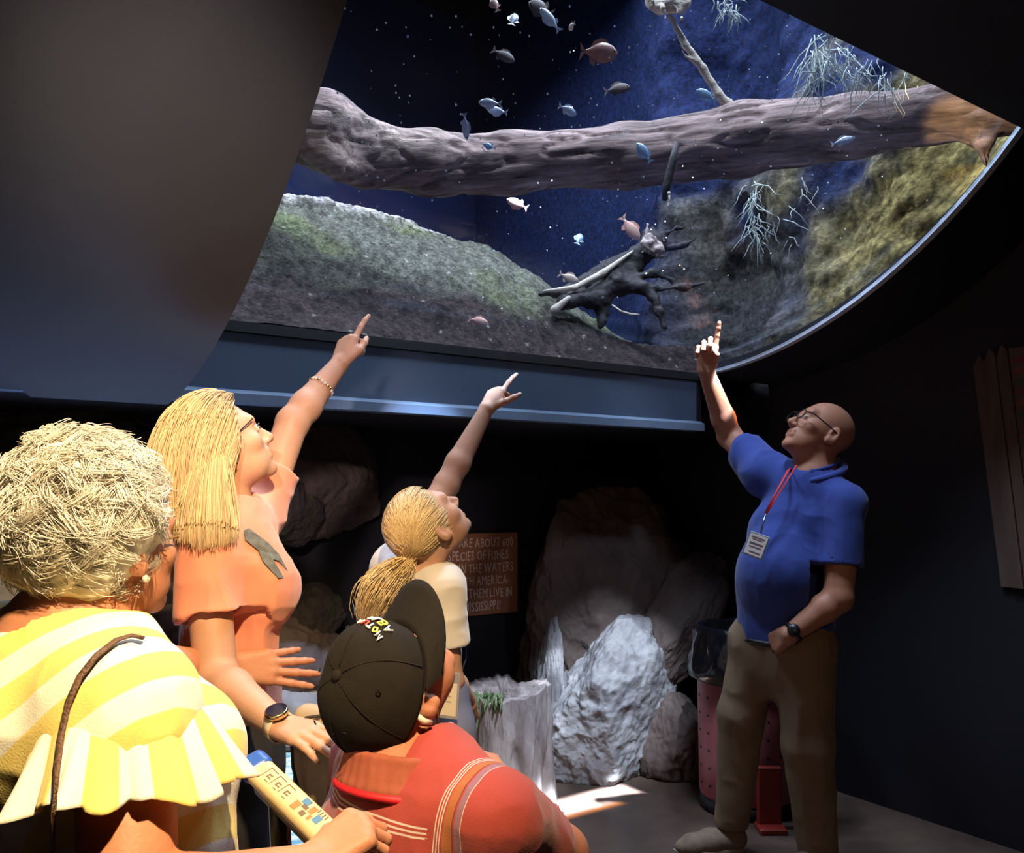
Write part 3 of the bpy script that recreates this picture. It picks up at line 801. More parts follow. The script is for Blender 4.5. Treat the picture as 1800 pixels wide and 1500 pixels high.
rock('boulder', at(540, 1098, 3.72), (.16, .12, .15), 61, M_rock_moss, 'low mossy rock left of the ponytailed visitor', floor=False)
rock('boulder', at(150, 838, 3.30), (.36, .15, .26), 67, M_rock_moss, 'dark mossy rock on the wall above the white-haired visitor', floor=False)
rock('boulder', at(250, 760, 3.45), (.25, .12, .18), 71, M_rock, 'dark rock under the blue sill at the far left', floor=False)
rock('boulder', at(20, 1060, 3.05), (.30, .2, .34), 73, M_rock_grey, 'blue-lit grey rock at the left edge beside the white hair')
rock('boulder', at(430, 1180, 3.55), (.40, .16, .30), 79, M_rock, 'dark rock behind the waist of the long-haired visitor')
rock('boulder', at(560, 1330, 3.70), (.55, .22, .40), 83, M_rock_grey, 'blue-lit low rock ledge behind the watch hand')

# river map panel on a low rail in front of the ledge
M_map = mat('river_map_print', (.5, .62, .7), .5)
nt = M_map.node_tree; L = nt.links.new
tc = nt.nodes.new('ShaderNodeTexCoord'); mp = nt.nodes.new('ShaderNodeMapping'); mp.inputs['Scale'].default_value = (1.2, 1.2, 9); L(tc.outputs['Object'], mp.inputs[0])
n = nt.nodes.new('ShaderNodeTexNoise'); n.inputs['Scale'].default_value = 9; n.inputs['Detail'].default_value = 6; L(mp.outputs[0], n.inputs['Vector'])
r = nt.nodes.new('ShaderNodeValToRGB'); e = r.color_ramp.elements; e[0].position = .36; e[0].color = (.10, .30, .42, 1); e[1].position = .52; e[1].color = (.62, .74, .80, 1)
x = e.new(.44); x.color = (.25, .52, .55, 1); L(n.outputs['Fac'], r.inputs[0]); L(r.outputs[0], nt.nodes['Principled BSDF'].inputs['Base Color'])
mp_ = thing('map_panel', at(520, 1440, 3.3), 'pale blue printed river map panel low behind the push bar', 'panel')
mb = MB(); mb.prism([at(420, 1560, 3.0), at(640, 1560, 3.12), at(640, 1318, 3.42), at(420, 1318, 3.30)], (0, 0, -.02)); mb.build('board', M_map, mp_)
mb = MB()
for a, b in (((420, 1560, 3.0), (640, 1560, 3.12)), ((640, 1318, 3.42), (420, 1318, 3.30))): mb = MB(); mb.tube([at(*a), at(*b)], .012, 6); mb.build('frame_rail', M_gasket, mp_)
for u, vv, y in ((450, 1560, 3.03), (610, 1560, 3.10)):
    p = at(u, vv, y); mb = MB(); mb.tube([(p[0], p[1], p[2]), (p[0], p[1], 0)], .015, 8); mb.build('post', M_gasket, mp_)

# tree stump
def stump():
    c = at(882, 1300, 3.92); nt_, nh = 120, 60
    th = np.linspace(0, 2 * math.pi, nt_, endpoint=False); hh = np.linspace(0, 1, nh)
    T, Hh = np.meshgrid(th, hh, indexing='ij')
    q = np.stack([np.cos(T) * 1.0, np.sin(T) * 1.0, Hh * .25], -1).reshape(-1, 3)
    r = .225 * (1 + .12 * (1 - Hh) ** 2) * (1 + .07 * fbm(q, 1.5, 2, 3).reshape(T.shape) + .05 * fbm(q, 6, 3, 8).reshape(T.shape) - .09 * np.clip(1 - 6 * np.abs(vnoise(q, 3.4, 21)).reshape(T.shape), 0, 1))
    H0 = .50 + .03 * vnoise(np.stack([np.cos(th), np.sin(th), th * 0], 1), 2, 5) + .015 * vnoise(np.stack([np.cos(th), np.sin(th), th * 0], 1), 9, 6)
    X = c[0] + r * np.cos(T) * 1.0; Y = c[1] + r * np.sin(T) * .9; Z = Hh * H0[:, None]
    P = np.stack([X, Y, Z], -1).reshape(-1, 3)
    Q = []
    for i in range(nt_):
        for j in range(nh - 1): Q.append((i * nh + j, ((i + 1) % nt_) * nh + j, ((i + 1) % nt_) * nh + j + 1, i * nh + j + 1))
    # hollow top
    inner = []; b = len(P); nr = 10
    for i in range(nt_):
        for k in range(1, nr + 1):
            f = 1 - k / (nr + .5); inner.append((c[0] + r[i, -1] * f * math.cos(th[i]), c[1] + .9 * r[i, -1] * f * math.sin(th[i]), Z[i, -1] - .05 * (1 - f) + .01 * vnoise(np.array([[th[i], k, 0.]]), 2, 3)[0]))
    P = np.concatenate([P, np.array(inner)])
    for i in range(nt_):
        i2 = (i + 1) % nt_
        Q.append((i * nh + nh - 1, i2 * nh + nh - 1, b + i2 * nr, b + i * nr))
        for k in range(nr - 1): Q.append((b + i * nr + k, b + i2 * nr + k, b + i2 * nr + k + 1, b + i * nr + k + 1))
    t = thing('tree_stump', (c[0], c[1], 0), 'short weathered grey tree stump with split bark and moss on its top', 'tree stump')
    mesh_np('stump_wood', P, np.array(Q), mat('weathered_bark', (.24, .20, .195), .8, (.48, .43, .42), 6, 7, bump=.8, bscale=30, stretch=(3, 3, .6), spec=.3), t)
    rs = np.random.RandomState(2); mb = MB()
    for i in range(420):
        a = rs.uniform(2.6, 4.75); rr = .225 * rs.uniform(.85, 1.04); p = np.array([c[0] + rr * math.cos(a), c[1] + .9 * rr * math.sin(a), .50 + rs.uniform(-.02, .015)])
        q = [p]; o_ = np.array([math.cos(a), math.sin(a), 0])
        ln = rs.uniform(.06, .24) * (1 if 3.2 < a < 4.25 else .3)
        for k in range(4): q.append(q[-1] + o_ * ln * .10 * (1 - k * .25) + np.array([0, 0, -ln / 4]) + rs.randn(3) * .003)
        mb.tube(q, [.004, .006, .005, .003, .001], 4)
    g = mb.build('moss', mat('moss', (.07, .12, .05), .9, (.20, .26, .14), 18, 3), t, smooth=True); g['kind'] = 'stuff'
stump()

# sign with chalk lettering
sg = thing('wall_sign', W(-.77, -.845, .77), 'rust-brown square sign with pale hand lettering about fishes', 'sign')
mb = MB(); mb.prism([W(-1.11, -.848, .77), W(-.426, -.848, .77), W(-.426, -.848, 1.184), W(-1.11, -.848, 1.184)], tuple(NV * .012) + (0,)); mb.build('board', mat('rust_board', (.36, .15, .07), .7, (.31, .125, .06), 5, 4, bump=.1, bscale=60), sg)
Msg = np.stack([[DV[0], DV[1], 0], [0, 0, 1], [NV[0], NV[1], 0]], 1)
M_chalk = mat('chalk_lettering', (.80, .68, .58), .8)
rnd = random.Random(5)
for i, (line, dr) in enumerate((('ARE ABOUT 600', -.447), ('SPECIES OF FISHES', -.478), ('LIVING IN THE WATERS', -.447), ('NORTH AMERICA-', -.47), ('OF THEM LIVE IN', -.455), ('THE MISSISSIPPI!', -.53))):
    text_mesh(line, .066, Msg, W(dr, -.8355, 1.115 - i * .0645), 'lettering', M_chalk, sg, jitter=.09, narrow=.62, align='RIGHT', rnd=rnd, depth=.0006, spacing=.85)

# litter bin
bc = at(1312, 1300, 3.78); bx, by = bc[0], bc[1]
lb = thing('litter_bin', (bx, by, 0), 'pink and red perforated litter bin with black bag behind the bald visitor', 'litter bin')
M_binp = mat('pink_bin_metal', (.55, .16, .18), .4, (.48, .13, .15), 3, 3, spec=.5); M_binr = mat('red_bin_metal', (.30, .03, .02), .45)
mb = MB(); mb.lathe([(.20, .06), (.205, .07), (.215, .62), (.21, .625), (.19, .62)], (bx, by, 0), n=20); mb.build('body', M_binp, lb, smooth=True)
mb = MB()
for i in range(20):
    a = 2 * math.pi * (i + .5) / 20
    for z in np.linspace(.12, .58, 7):
        r = .2045 + .0175 * (z - .06) / .56 + .001; o_ = np.array([math.cos(a), math.sin(a), 0]); mb.lathe([(.0058, -.001), (.0058, .0012)], np.array([bx, by, z]) + o_ * r, o_, 6)
g = mb.build('perforations', M_gasket, lb); g['kind'] = 'stuff'
mb = MB(); mb.lathe([(.19, 0), (.205, .01), (.2, .06)], (bx, by, 0), n=20); mb.build('base', M_gasket, lb, smooth=True)
mb = MB(); q = at(1352, 1380, 3.52); mb.box((q[0], q[1], .13), (.05, .012, .13), bev=.006); mb.box((q[0], q[1] - .02, .012), (.055, .05, .012), bev=.004); mb.build('pedal_housing', M_binr, lb)
M_bag = mat('black_plastic_bag', (.008, .008, .011), .16, spec=.9, bump=.5, bscale=14)
nt_ = 72; rings = []; rs = np.random.RandomState(3)
for r, z in ((.224, .565), (.25, .58), (.262, .62), (.25, .66), (.24, .72), (.226, .77), (.222, .80), (.212, .805), (.206, .79), (.2, .70), (.15, .66), (.01, .65)):
    a = np.linspace(0, 2 * math.pi, nt_, endpoint=False); q = np.stack([np.cos(a) * 2, np.sin(a) * 2, a * 0 + z * 9], 1)
    w = .022 * fbm(q, 2.2, 3, 4) * (1 if .57 < z < .79 else .3)
    rings.append([np.array([bx + (r + w[i]) * math.cos(a[i]), by + (r + w[i]) * math.sin(a[i]), z + (.6 * w[i] if r > .21 else 0)]) for i in range(nt_)])
mb = MB(); mb.loft(rings, cap=False); mb.build('bag', M_bag, lb, smooth=True)

# painted plank board on the side wall
pb = thing('painted_board', W(.52, 1.25, 1.02), 'weathered plank board with red and green triangles on the dark side wall', 'wall board')
M_plank = mat('weathered_plank', (.13, .085, .065), .8, (.09, .055, .045), 5, 5, bump=.3, bscale=30, stretch=(3, 3, .5))
for i, (s0, s1, top) in enumerate(((1.035, 1.077, 1.94), (1.080, 1.121, 1.96), (1.124, 1.165, 1.97), (1.412, 1.452, 1.96), (1.455, 1.495, 1.94))):
    sh = .12
    mb = MB(); mb.prism([W(.527, s0 + sh * .9, 1.02), W(.527, s1 + sh * .9, 1.02), W(.527, s1, top - .03), W(.527, (s0 + s1) / 2, top), W(.527, s0, top - .05)], tuple(-DV * (.016 + .006 * (i % 2))) + (0,)); mb.build('plank', M_plank, pb)
tm = [mat('faded_red_paint', (.17, .026, .024), .7), mat('faded_orange_paint', (.20, .06, .032), .7), mat('faded_green_paint', (.06, .075, .045), .7)]
mb = MB(); mb.prism([W(.527, 1.276, 1.02), W(.527, 1.52, 1.02), W(.527, 1.41, 1.95), W(.527, 1.168, 1.95)], tuple(-DV * .012) + (0,)); mb.build('pattern_board', M_plank, pb)
for k in range(7):
    z = 1.90 - k * .125; s = 1.170 + (1.95 - z) * .115
    for j, dz in ((0, 0), (1, -.042), (2, -.084)):
        mb = MB(); mb.prism([W(.514, s + .0, z + dz), W(.514, s + .11, z + dz + .035), W(.514, s + .11, z + dz - .035)], tuple(-DV * .004) + (0,)); mb.build('painted_triangle', tm[j], pb)

# light that falls through the tank: unseen lamps added in mid-water for each lit patch
def beam(name, src, dst, sx, sy, power, color, spread, along):
    ld = bpy.data.lights.new(name, 'AREA'); ld.shape = 'RECTANGLE'; ld.size = sx; ld.size_y = sy; ld.energy = power; ld.color = color; ld.spread = math.radians(spread)
    o = bpy.data.objects.new(name, ld); COL.objects.link(o)
    z = nz(np.asarray(src) - np.asarray(dst)); x = nz(along - z * (along @ z)); y = np.cross(z, x)
    m = Matrix(((x[0], y[0], z[0], src[0]), (x[1], y[1], z[1], src[1]), (x[2], y[2], z[2], src[2]), (0, 0, 0, 1))); o.matrix_world = m
    return o
D3 = np.array([DV[0], DV[1], 0.])
beam('tank_beam_floor', W(-.58, .70, 2.58), W(-.56, -.16, 0), .64, .15, 9, (.86, .92, 1.0), 1.5, D3)
beam('tank_beam_floor_fringe', W(-.55, .78, 2.56), W(-.53, -.06, 0), .58, .016, .5, (1.0, .42, .06), 1.5, D3)
lamp('tank_beam_rock', 'SPOT', W(-1.0, 1.28, 2.70), W(-.15, -.42, .36), 560, (.80, .90, 1.0), spot_size=math.radians(17), spot_blend=.8, shadow_soft_size=.01)
lamp('tank_beam_stump', 'SPOT', W(-.9, 1.1, 2.95), W(-.80, -.36, .28), 420, (.82, .88, 1.0), spot_size=math.radians(14), spot_blend=.5, shadow_soft_size=.02)
lamp('tank_beam_left', 'SPOT', W(-1.3, 1.0, 3.0), W(-1.6, -.45, .25), 420, (.55, .72, 1.0), spot_size=math.radians(20), spot_blend=.5, shadow_soft_size=.02)
lamp('tank_beam_far_left', 'SPOT', W(-2.1, .7, 3.0), at(20, 1060, 2.9), 200, (.5, .65, 1.0), spot_size=math.radians(16), spot_blend=.5, shadow_soft_size=.02)
lamp('added_corner_fill', 'SPOT', W(-.2, 1.25, 2.72), W(.05, -.5, .85), 22, (.72, .78, 1.0), spot_size=math.radians(46), spot_blend=.9, shadow_soft_size=.08)  # added soft spot that brightens the brown slab in the corner
lamp('tank_beam_arm', 'SPOT', W(-.30, 1.15, 2.66), (.812, 3.385, 1.755), 420, (.86, .92, 1.0), spot_size=math.radians(8), spot_blend=.3, shadow_soft_size=.01)
lamp('tank_beam_arm_fringe', 'SPOT', W(-.30, 1.15, 2.64), (.868, 3.42, 1.645), 160, (1.0, .36, .05), spot_size=math.radians(2.6), spot_blend=.6, shadow_soft_size=.005)
lamp('tank_beam_bin', 'SPOT', W(.0, 1.2, 2.68), (bx - .06, by, .74), 130, (.80, .90, 1.0), spot_size=math.radians(10), spot_blend=.5, shadow_soft_size=.01)
lamp('tank_sunray', 'SPOT', W(-.65, 1.37, 2.60), at(1715, 228, 3.04), 26, (1.0, .70, .26), spot_size=math.radians(26), spot_blend=.5, shadow_soft_size=.02)
# ------------------------------------------------------------------ figures
def skin(name, a, b, sss=.12): return mat(name, a, .52, b, 9, 5, bump=.10, bscale=160, sss=sss, spec=.4)


def head(v, c, F, U, s=1.0, mouth=0.0, ears=(1, 1), male=False):
    """head sculpted in its own frame: x right, y forward, z up; c is the point between the ears"""
    R, F, U = axes(F, U); M = np.stack([R, F, U]); c = np.asarray(c, float)
    def P(x, y, z): return c + s * (x * R + y * F + z * U)
    v.ell(P(0, -.012, .034), (.076 * s, .096 * s, .084 * s), M, .02)
    v.ell(P(0, .028, -.022), (.064 * s, .066 * s, .086 * s), M, .03)
    v.ell(P(0, .040, -.070), (.050 * s, .046 * s, .040 * s), M, .025)
    v.ell(P(0, .078, -.097), ((.022 if male else .017) * s, .017 * s, .017 * s), M, .022)
    v.cone(P(-.034, .078, .030), P(.034, .078, .030), .014 * s, .014 * s, .02)
    for x in (-1, 1):
        v.ell(P(x * .043, .060, -.018), (.020 * s, .022 * s, .020 * s), M, .02)
        v.ell(P(x * .032, .101, .007), (.019 * s, .017 * s, .013 * s), M, .012, 'sub')
        v.ell(P(x * .031, .078, .007), (.0125 * s, .0125 * s, .0125 * s), M, .004)
    v.cone(P(0, .088, .012), P(0, .110, -.026), .0075 * s, .0125 * s, .010)
    for x in (-1, 1): v.ell(P(x * .011, .098, -.032), (.009 * s, .010 * s, .008 * s), M, .008)
    v.cone(P(-.017, .088, -.051), P(.017, .088, -.051), .0085 * s, .0085 * s, .008)
    v.cone(P(-.015, .087, -.065), P(.015, .087, -.065), .009 * s, .009 * s, .008)
    if mouth: v.ell(P(0, .102, -.058), (.020 * s, .020 * s, mouth * s), M, .003, 'sub')
    else: v.ell(P(0, .106, -.058), (.024 * s, .016 * s, .0022 * s), M, .003, 'sub')
    for k, x in enumerate((-1, 1)):
        if not ears[k]: continue
        Me = np.stack([nz(R * x + F * .35), nz(F - R * x * .35), U])
        v.ell(P(x * .078, -.012, -.008), (.010 * s, .019 * s, .033 * s), Me, .006)
        v.ell(P(x * .075, .0, -.030), (.008 * s, .010 * s, .013 * s), Me, .006)
        v.ell(P(x * .088, -.006, -.004), (.007 * s, .010 * s, .018 * s), Me, .005, 'sub')
    return P, M


def hand(v, wrist, f, b, thumb_side, curls, thumb=(35, 20, 15), s=1.0, spread=4):
    """wrist point, finger direction f, back-of-hand normal b, thumb_side +1/-1 along f x b; curls: bends of index..little (deg)"""
    f = nz(f); b = np.asarray(b, float); b = nz(b - f * (f @ b)); l = np.cross(f, b) * thumb_side
    w = np.asarray(wrist, float)
    def P(x, y, z): return w + s * (x * l + y * f + z * b)              # l towards the thumb, f to the fingers, b out of the back
    def rot(vec, axis, deg):
        a = math.radians(deg); axis = nz(axis); return vec * math.cos(a) + np.cross(axis, vec) * math.sin(a) + axis * (axis @ vec) * (1 - math.cos(a))
    def bend(vec, deg):                                                  # towards the palm (-b)
        return rot(vec, np.cross(b, f), deg) if np.dot(rot(f, np.cross(b, f), 10), b) < 0 else rot(vec, -np.cross(b, f), deg)
    kn = [(.027, .082), (.009, .088), (-.010, .084), (-.027, .074)]
    for i, (x, y) in enumerate(kn):
        v.cone(P(x * .62, .004, 0), P(x, y, 0), .0155 * s, .0125 * s, .012)
    v.ell(P(.004, .042, -.006), (.034 * s, .036 * s, .013 * s), np.stack([l, f, b]), .012)
    lens = [(.044, .026, .021), (.048, .030, .022), (.044, .028, .021), (.035, .021, .019)]
    for i, (x, y) in enumerate(kn):
        p = P(x, y, 0); d = rot(f, b, (spread * (1.2 - i * .8)) * (1 if np.dot(rot(f, b, 5), l) > 0 else -1)); a = 0; r = [.0096, .0088, .0080, .0066]
        if i == 3: r = [q * .88 for q in r]
        for j in range(3):
            a = curls[i][j]; d = bend(d, a)
            q = p + d * lens[i][j] * s; v.cone(p, q, r[j] * s, r[j + 1] * s, .004); p = q
    p = P(.024, .018, -.006); d = nz(rot(f, b, thumb[0] * (1 if np.dot(rot(f, b, 5), l) > 0 else -1)) - b * .25); r = [.0135, .0112, .0098, .0075]
    for j, ln in enumerate((.042, .032, .026)):
        if j: d = nz(rot(d, b, -thumb[j] * (1 if np.dot(rot(f, b, 5), l) > 0 else -1)) - b * .06)
        q = p + d * ln * s; v.cone(p, q, r[j] * s, r[j + 1] * s, .006); p = q
    return P


def arm(v, sh, el, wr, r=(.050, .043, .040, .036, .0255), k=.015):
    sh, el, wr = (np.asarray(x, float) for x in (sh, el, wr)); m = el + (wr - el) * .28
    v.chain([sh, el, m, wr], [r[0], r[1], r[2] if False else r[2] * 1.04, r[4]], k)
    v.ell(el, r[1] * .98, None, .01)


POINT = [(4, 6, 6), (72, 92, 55), (78, 95, 55), (82, 95, 55)]
RELAX = [(14, 18, 12), (18, 22, 14), (22, 26, 16), (26, 28, 18)]
GRIP = [(58, 72, 42), (60, 74, 44), (62, 76, 44), (64, 78, 44)]


def folds(V, Q, amp, scale, seed, ridge=.6):
    """cloth folds: smooth noise plus soft directed ridges"""
    n = fbm(V, scale, 2, seed); r = 1 - 2 * np.abs(vnoise(V, np.asarray(scale) * 1.3, seed + 5))
    return V + vnormals(V, Q) * (amp * (n * (1 - ridge) + ridge * r))[:, None]


def tubes_np(P, rad, sides=3):
    """many strands at once: P (n, m, 3), rad (n, m) -> vertices, quads"""
    n, m, _ = P.shape
    T = np.gradient(P, axis=1); T /= np.maximum(np.linalg.norm(T, axis=2), 1e-9)[..., None]
    ref = np.where(np.abs(T[..., 2:3]) < .9, np.array([0, 0, 1.]), np.array([1., 0, 0]))
    A = np.cross(T, ref); A /= np.maximum(np.linalg.norm(A, axis=2), 1e-9)[..., None]; B = np.cross(A, T)
    V = np.stack([P + rad[..., None] * (math.cos(2 * math.pi * j / sides) * A + math.sin(2 * math.pi * j / sides) * B) for j in range(sides)], 2)
    i = (np.arange(n)[:, None, None] * m + np.arange(m - 1)[None, :, None]) * sides; j = np.arange(sides)[None, None, :]; j2 = (j + 1) % sides
    Q = np.stack([i + j, i + j2, i + sides + j2, i + sides + j], -1).reshape(-1, 4)
    return V.reshape(-1, 3), Q


def sdf_ell(c, r, M):
    def f(X):
        q = (X - c) @ np.asarray(M).T; k0 = np.linalg.norm(q / r, axis=-1); k1 = np.linalg.norm(q / np.square(r), axis=-1); return k0 * (k0 - 1) / np.maximum(k1, 1e-6)
    return f


def sdf_cone(a, b, ra, rb):
    a, b = np.asarray(a, float), np.asarray(b, float); ab = b - a
    def f(X):
        t = np.clip(((X - a) @ ab) / (ab @ ab), 0, 1); return np.linalg.norm(X - a - t[..., None] * ab, axis=-1) - (ra + (rb - ra) * t)
    return f


def push_out(X, cols, gap):
    for f in cols:
        d = f(X); m = d < gap
        if m.any():
            e = 1e-4; g = np.stack([f(X + e * np.eye(3)[i]) - d for i in range(3)], -1); g /= np.maximum(np.linalg.norm(g, axis=-1), 1e-9)[..., None]
            X = np.where(m[..., None], X + g * (gap - d)[..., None], X)
    return X


def hair_mat(name, rough=.42):
    return mat(name, (.5, .4, .3), rough, attr='Col', spec=.45)


def strands(name, P, r0, colors, m, parent, taper=.35):
    n, k, _ = P.shape; prof = r0 * np.interp(np.linspace(0, 1, k), [0, .7, 1], [1, 1, taper])
    V, Q = tubes_np(P, np.tile(prof, (n, 1))); c = np.repeat(colors, k * 3, axis=0)
    o = mesh_np(name, V, Q, m, parent, attrs={'Col': np.clip(c, 0, 1)}); o['kind'] = 'stuff'; return o


def build_person(root, name, v, m, smooth=1):
    V, Q = v.build(); V = relax(V, Q, smooth, .35) if smooth else V
    return mesh_np(name, V, Q, m, root)


def glass_ring(mb, c, ex, ey, rx, ry, r, n=20):
    mb.tube([c + ex * rx * math.cos(2 * math.pi * i / n) + ey * ry * math.sin(2 * math.pi * i / n) for i in range(n)], r, 5, close=True)
# ------------------------------------------------------------------ the bald man in the blue polo shirt
def person_man():
    root = thing('person', (1.02, 3.2, 0), 'bald person in blue polo shirt and khaki trousers pointing up with glasses on', 'person')
    MS = skin('tanned_skin', (.50, .235, .15), (.44, .19, .12)); neck = at(1428, 832, 3.12)
    Ft = nz((-.72, -.69, 0)); Rt = nz((-.69, .72, 0)); Z = np.array([0, 0, 1.])
    shR = np.array([.975, 3.25, 1.455]); elR = np.array([.878, 3.44, 1.615]); wrR = at(1241, 652, 3.34)
    shL = np.array([1.172, 3.0, 1.345]); elL = at(1473, 1052, 2.95); wrL = at(1388, 1116, 2.95)
    v = Vol(.0028)
    P, M = head(v, (1.125, 3.12, 1.600), (-.80, -.13, .58), (.4, .1, .9), 1.07, male=True)
    v.cone(P(0, -.030, -.055), neck - Z * .04, .060, .068, .03)
    v.cone(neck - Z * .03, neck - Z * .2, .085, .12, .05)
    v.cone(neck - Z * .06, shR, .06, .052, .04); v.cone(neck - Z * .06, shL, .06, .055, .04)
    arm(v, shR, elR, wrR, (.055, .047, .045, .04, .030)); arm(v, shL, elL, wrL, (.058, .050, .047, .042, .031))
    tip = at(1253, 590, 3.32)
    hand(v, wrR, nz(tip - wrR) + np.array([-.12, 0, 0]), (.25, .9, -.05), -1, [(0, 4, 4), (60, 85, 50), (70, 90, 50), (75, 90, 50)], (12, 58, 35), 1.08)
    hand(v, wrL, nz((-.36, .80, -.48)), (-.55, -.75, .3), 1, RELAX, (22, 10, 10), 1.05)
    build_person(root, 'body', v, MS)
    # eyes, glasses
    mb = MB()
    for x in (-1, 1): mb.lathe([(.001, -.008), (.006, -.006), (.0105, 0), (.006, .006), (.001, .008)], P(x * .031, .0865, .007), M[1], 10)
    mb.build('eyes', mat('eye_white', (.5, .45, .42), .2), root, smooth=True)
    mb = MB(); M_fr = mat('dark_spectacle_frame', (.012, .010, .010), .3)
    for x in (-1, 1):
        glass_ring(mb, P(x * .034, .108, .004), M[0], M[2], .026, .019, .0022)
        mb.tube([P(x * .060, .106, .010), P(x * .078, .090, .012), P(x * .083, .02, .008), P(x * .084, -.012, .004), P(x * .082, -.03, -.014)], .0026, 6)
    mb.tube([P(-.010, .110, .010), P(0, .114, .013), P(.010, .110, .010)], .0022, 5)
    sp = mb.build('spectacles', M_fr, root, smooth=True)
    # shirt
    s = Vol(.0045)
    pel = at(1378, 1112, 3.14)
    flat = (Ft, .70)
    s.chain([pel - Z * .03, at(1383, 1030, 3.13), at(1402, 940, 3.13), at(1420, 872, 3.12)], [.178, .178, .172, .12], .03, flat)
    s.ell(at(1378, 1010, 3.10) + Ft * .035, (.150, .12, .16), np.stack([Rt, Ft, Z]), .05)
    s.cone(neck - Z * .05, shR + Rt * .01, .075, .085, .05); s.cone(neck - Z * .055, shL - Rt * .0, .068, .062, .05)
    cR = shR + (elR - shR) * .62; s.cone(shR, cR, .086, .076, .03)
    cL = shL + (elL - shL) * .66; s.cone(shL, cL + (elL - shL) * .05, .068, .070, .03)
    s.cut(pel - Z * .035, (0, 0, -1), pel - Z * .25, .34)
    aR, aL = nz(elR - shR), nz(elL - shL)
    s.cut(cR, aR, cR + aR * .085, .10); s.cut(cL, aL, cL + aL * .085, .10)
    s.cone(cR + aR * .05, cR - aR * .04, .068, .064, .004, op='sub'); s.cone(cL + aL * .05, cL - aL * .04, .066, .062, .004, op='sub')
    s.cone(P(0, -.02, -.07), neck - Z * .015, .066, .072, .006, op='sub')
    V, Q = s.build(); V = folds(V, Q, .006, (8, 8, 5), 4, .8); V = folds(V, Q, .0025, (18, 18, 9), 9, .7)
    M_polo = mat('blue_polo_cotton', (.035, .065, .30), .8, (.04, .072, .32), 6, 3, bump=.12, bscale=420, sheen=.2, spec=.2)
    sh = mesh_np('polo_shirt', V, Q, M_polo, root)
    # collar and placket
    c = Vol(.0035)
    n = 26; pts = []
    for i in range(n + 1):
        a = -2.75 + 5.5 * i / n; pts.append(neck + np.array([0, 0, .026]) + (math.sin(a) * Rt * .088 - math.cos(a) * Ft * .084) * 1.0 + Z * (.030 * (math.cos(a)) - .004) - Ft * .006)
    for i in range(n): c.cone(pts[i] + Z * .012, pts[i + 1] + Z * .012, .006, .006, .004); c.cone(pts[i] - Z * .022 + (pts[i] - neck) * .22, pts[i + 1] - Z * .022 + (pts[i + 1] - neck) * .22, .007, .007, .022)
    for e in (pts[0], pts[-1]): c.cone(e + Z * .008, e - Z * .045 + (e - neck) * .25, .008, .004, .012)
    V, Q = c.build(); mesh_np('collar', V, Q, M_polo, sh)
    # trousers
    t = Vol(.006)
    hR, hL = at(1332, 1135, 3.22), at(1412, 1142, 3.07)
    kR, kL = at(1304, 1255, 3.245), at(1420, 1310, 3.075)
    aR_, aL_ = at(1288, 1432, 3.30), at(1440, 1500, 3.12)
    t.chain([pel - Z * .0, pel - Z * .09], [.165, .168], .03, (Ft, .72))
    t.chain([hR, kR, aR_ - Z * .02], [.102, .082, .066], .03); t.chain([hL, kL, aL_ - Z * .02], [.108, .086, .070], .03)
    t.cone(hR + Z * .02, hL + Z * .02, .1, .1, .04)
    t.cut(aR_ - Z * .045, (0, 0, -1), aR_ - Z * .12, .12); t.cut(aL_ - Z * .04, (0, 0, -1), aL_ - Z * .12, .12)
    V, Q = t.build(); V = folds(V, Q, .0055, (11, 11, 4), 14); V = folds(V, Q, .003, (15, 15, 9), 24)
    M_kh = mat('khaki_trouser_cotton', (.24, .165, .105), .85, (.27, .19, .12), 5, 3, bump=.12, bscale=380, spec=.2)
    mesh_np('trousers', V, Q, M_kh, root)
    # belt
    mb = MB(); mb.tube([pel + Z * -.028 + Rt * .172 * math.cos(a) + Ft * .123 * math.sin(a) for a in np.linspace(0, 2 * math.pi, 40, endpoint=False)], .012, 6, close=True); mb.build('belt', mat('black_leather', (.012, .010, .010), .4), root, smooth=True)
    # shoes
    M_shoe = mat('tan_knit_shoe', (.22, .15, .10), .8, (.27, .19, .13), 30, 2, bump=.4, bscale=260); M_sole = mat('pale_sole', (.45, .38, .30), .6); M_lace = mat('dark_lace', (.05, .03, .025), .7)
    for ank, toe in ((aR_, at(1196, 1492, 3.26)), (aL_, at(1385, 1560, 2.98))):
        heel = np.array([ank[0], ank[1], 0]); toe = np.array([toe[0], toe[1], 0]); d = nz(toe - heel); heel = heel - d * .05; toe = heel + d * .295; w = np.cross(d, Z)
        q = Vol(.0045)
        q.chain([heel + d * .035 + Z * .05, heel + d * .14 + Z * .05, heel + d * .22 + Z * .038, toe - d * .035 + Z * .032], [.038, .042, .038, .026], .02, (w, 1.15))
        q.cone(heel + d * .05 + Z * .06, ank + Z * -.0, .040, .038, .03)
        q.cut(heel + Z * .018, (0, 0, -1), (heel + toe) / 2 - Z * .182, .2); q.cut(heel + Z * .115, (0, 0, 1), heel + Z * .215, .1)
        V, Q = q.build(); so = mesh_np('shoe', V, Q, M_shoe, root)
        mb = MB(); out = []
        for k in range(24):
            a = 2 * math.pi * k / 24; x = .5 - .5 * math.cos(a); out.append(heel + d * (.002 + .29 * x) + w * math.sin(a) * (.040 + .010 * math.sin(x * 3.1)))
        mb.loft([[p + Z * .001 for p in out], [p + Z * .026 for p in out]]); mb.build('sole', M_sole, so)
        mb = MB()
        for k in range(4):
            o_ = heel + d * (.10 + .027 * k) + Z * (.094 - .010 * k); mb.tube([o_ - w * .028 - Z * .012, o_ + Z * .004, o_ + w * .028 - Z * .012], .003, 5)
        mb.build('laces', M_lace, so)
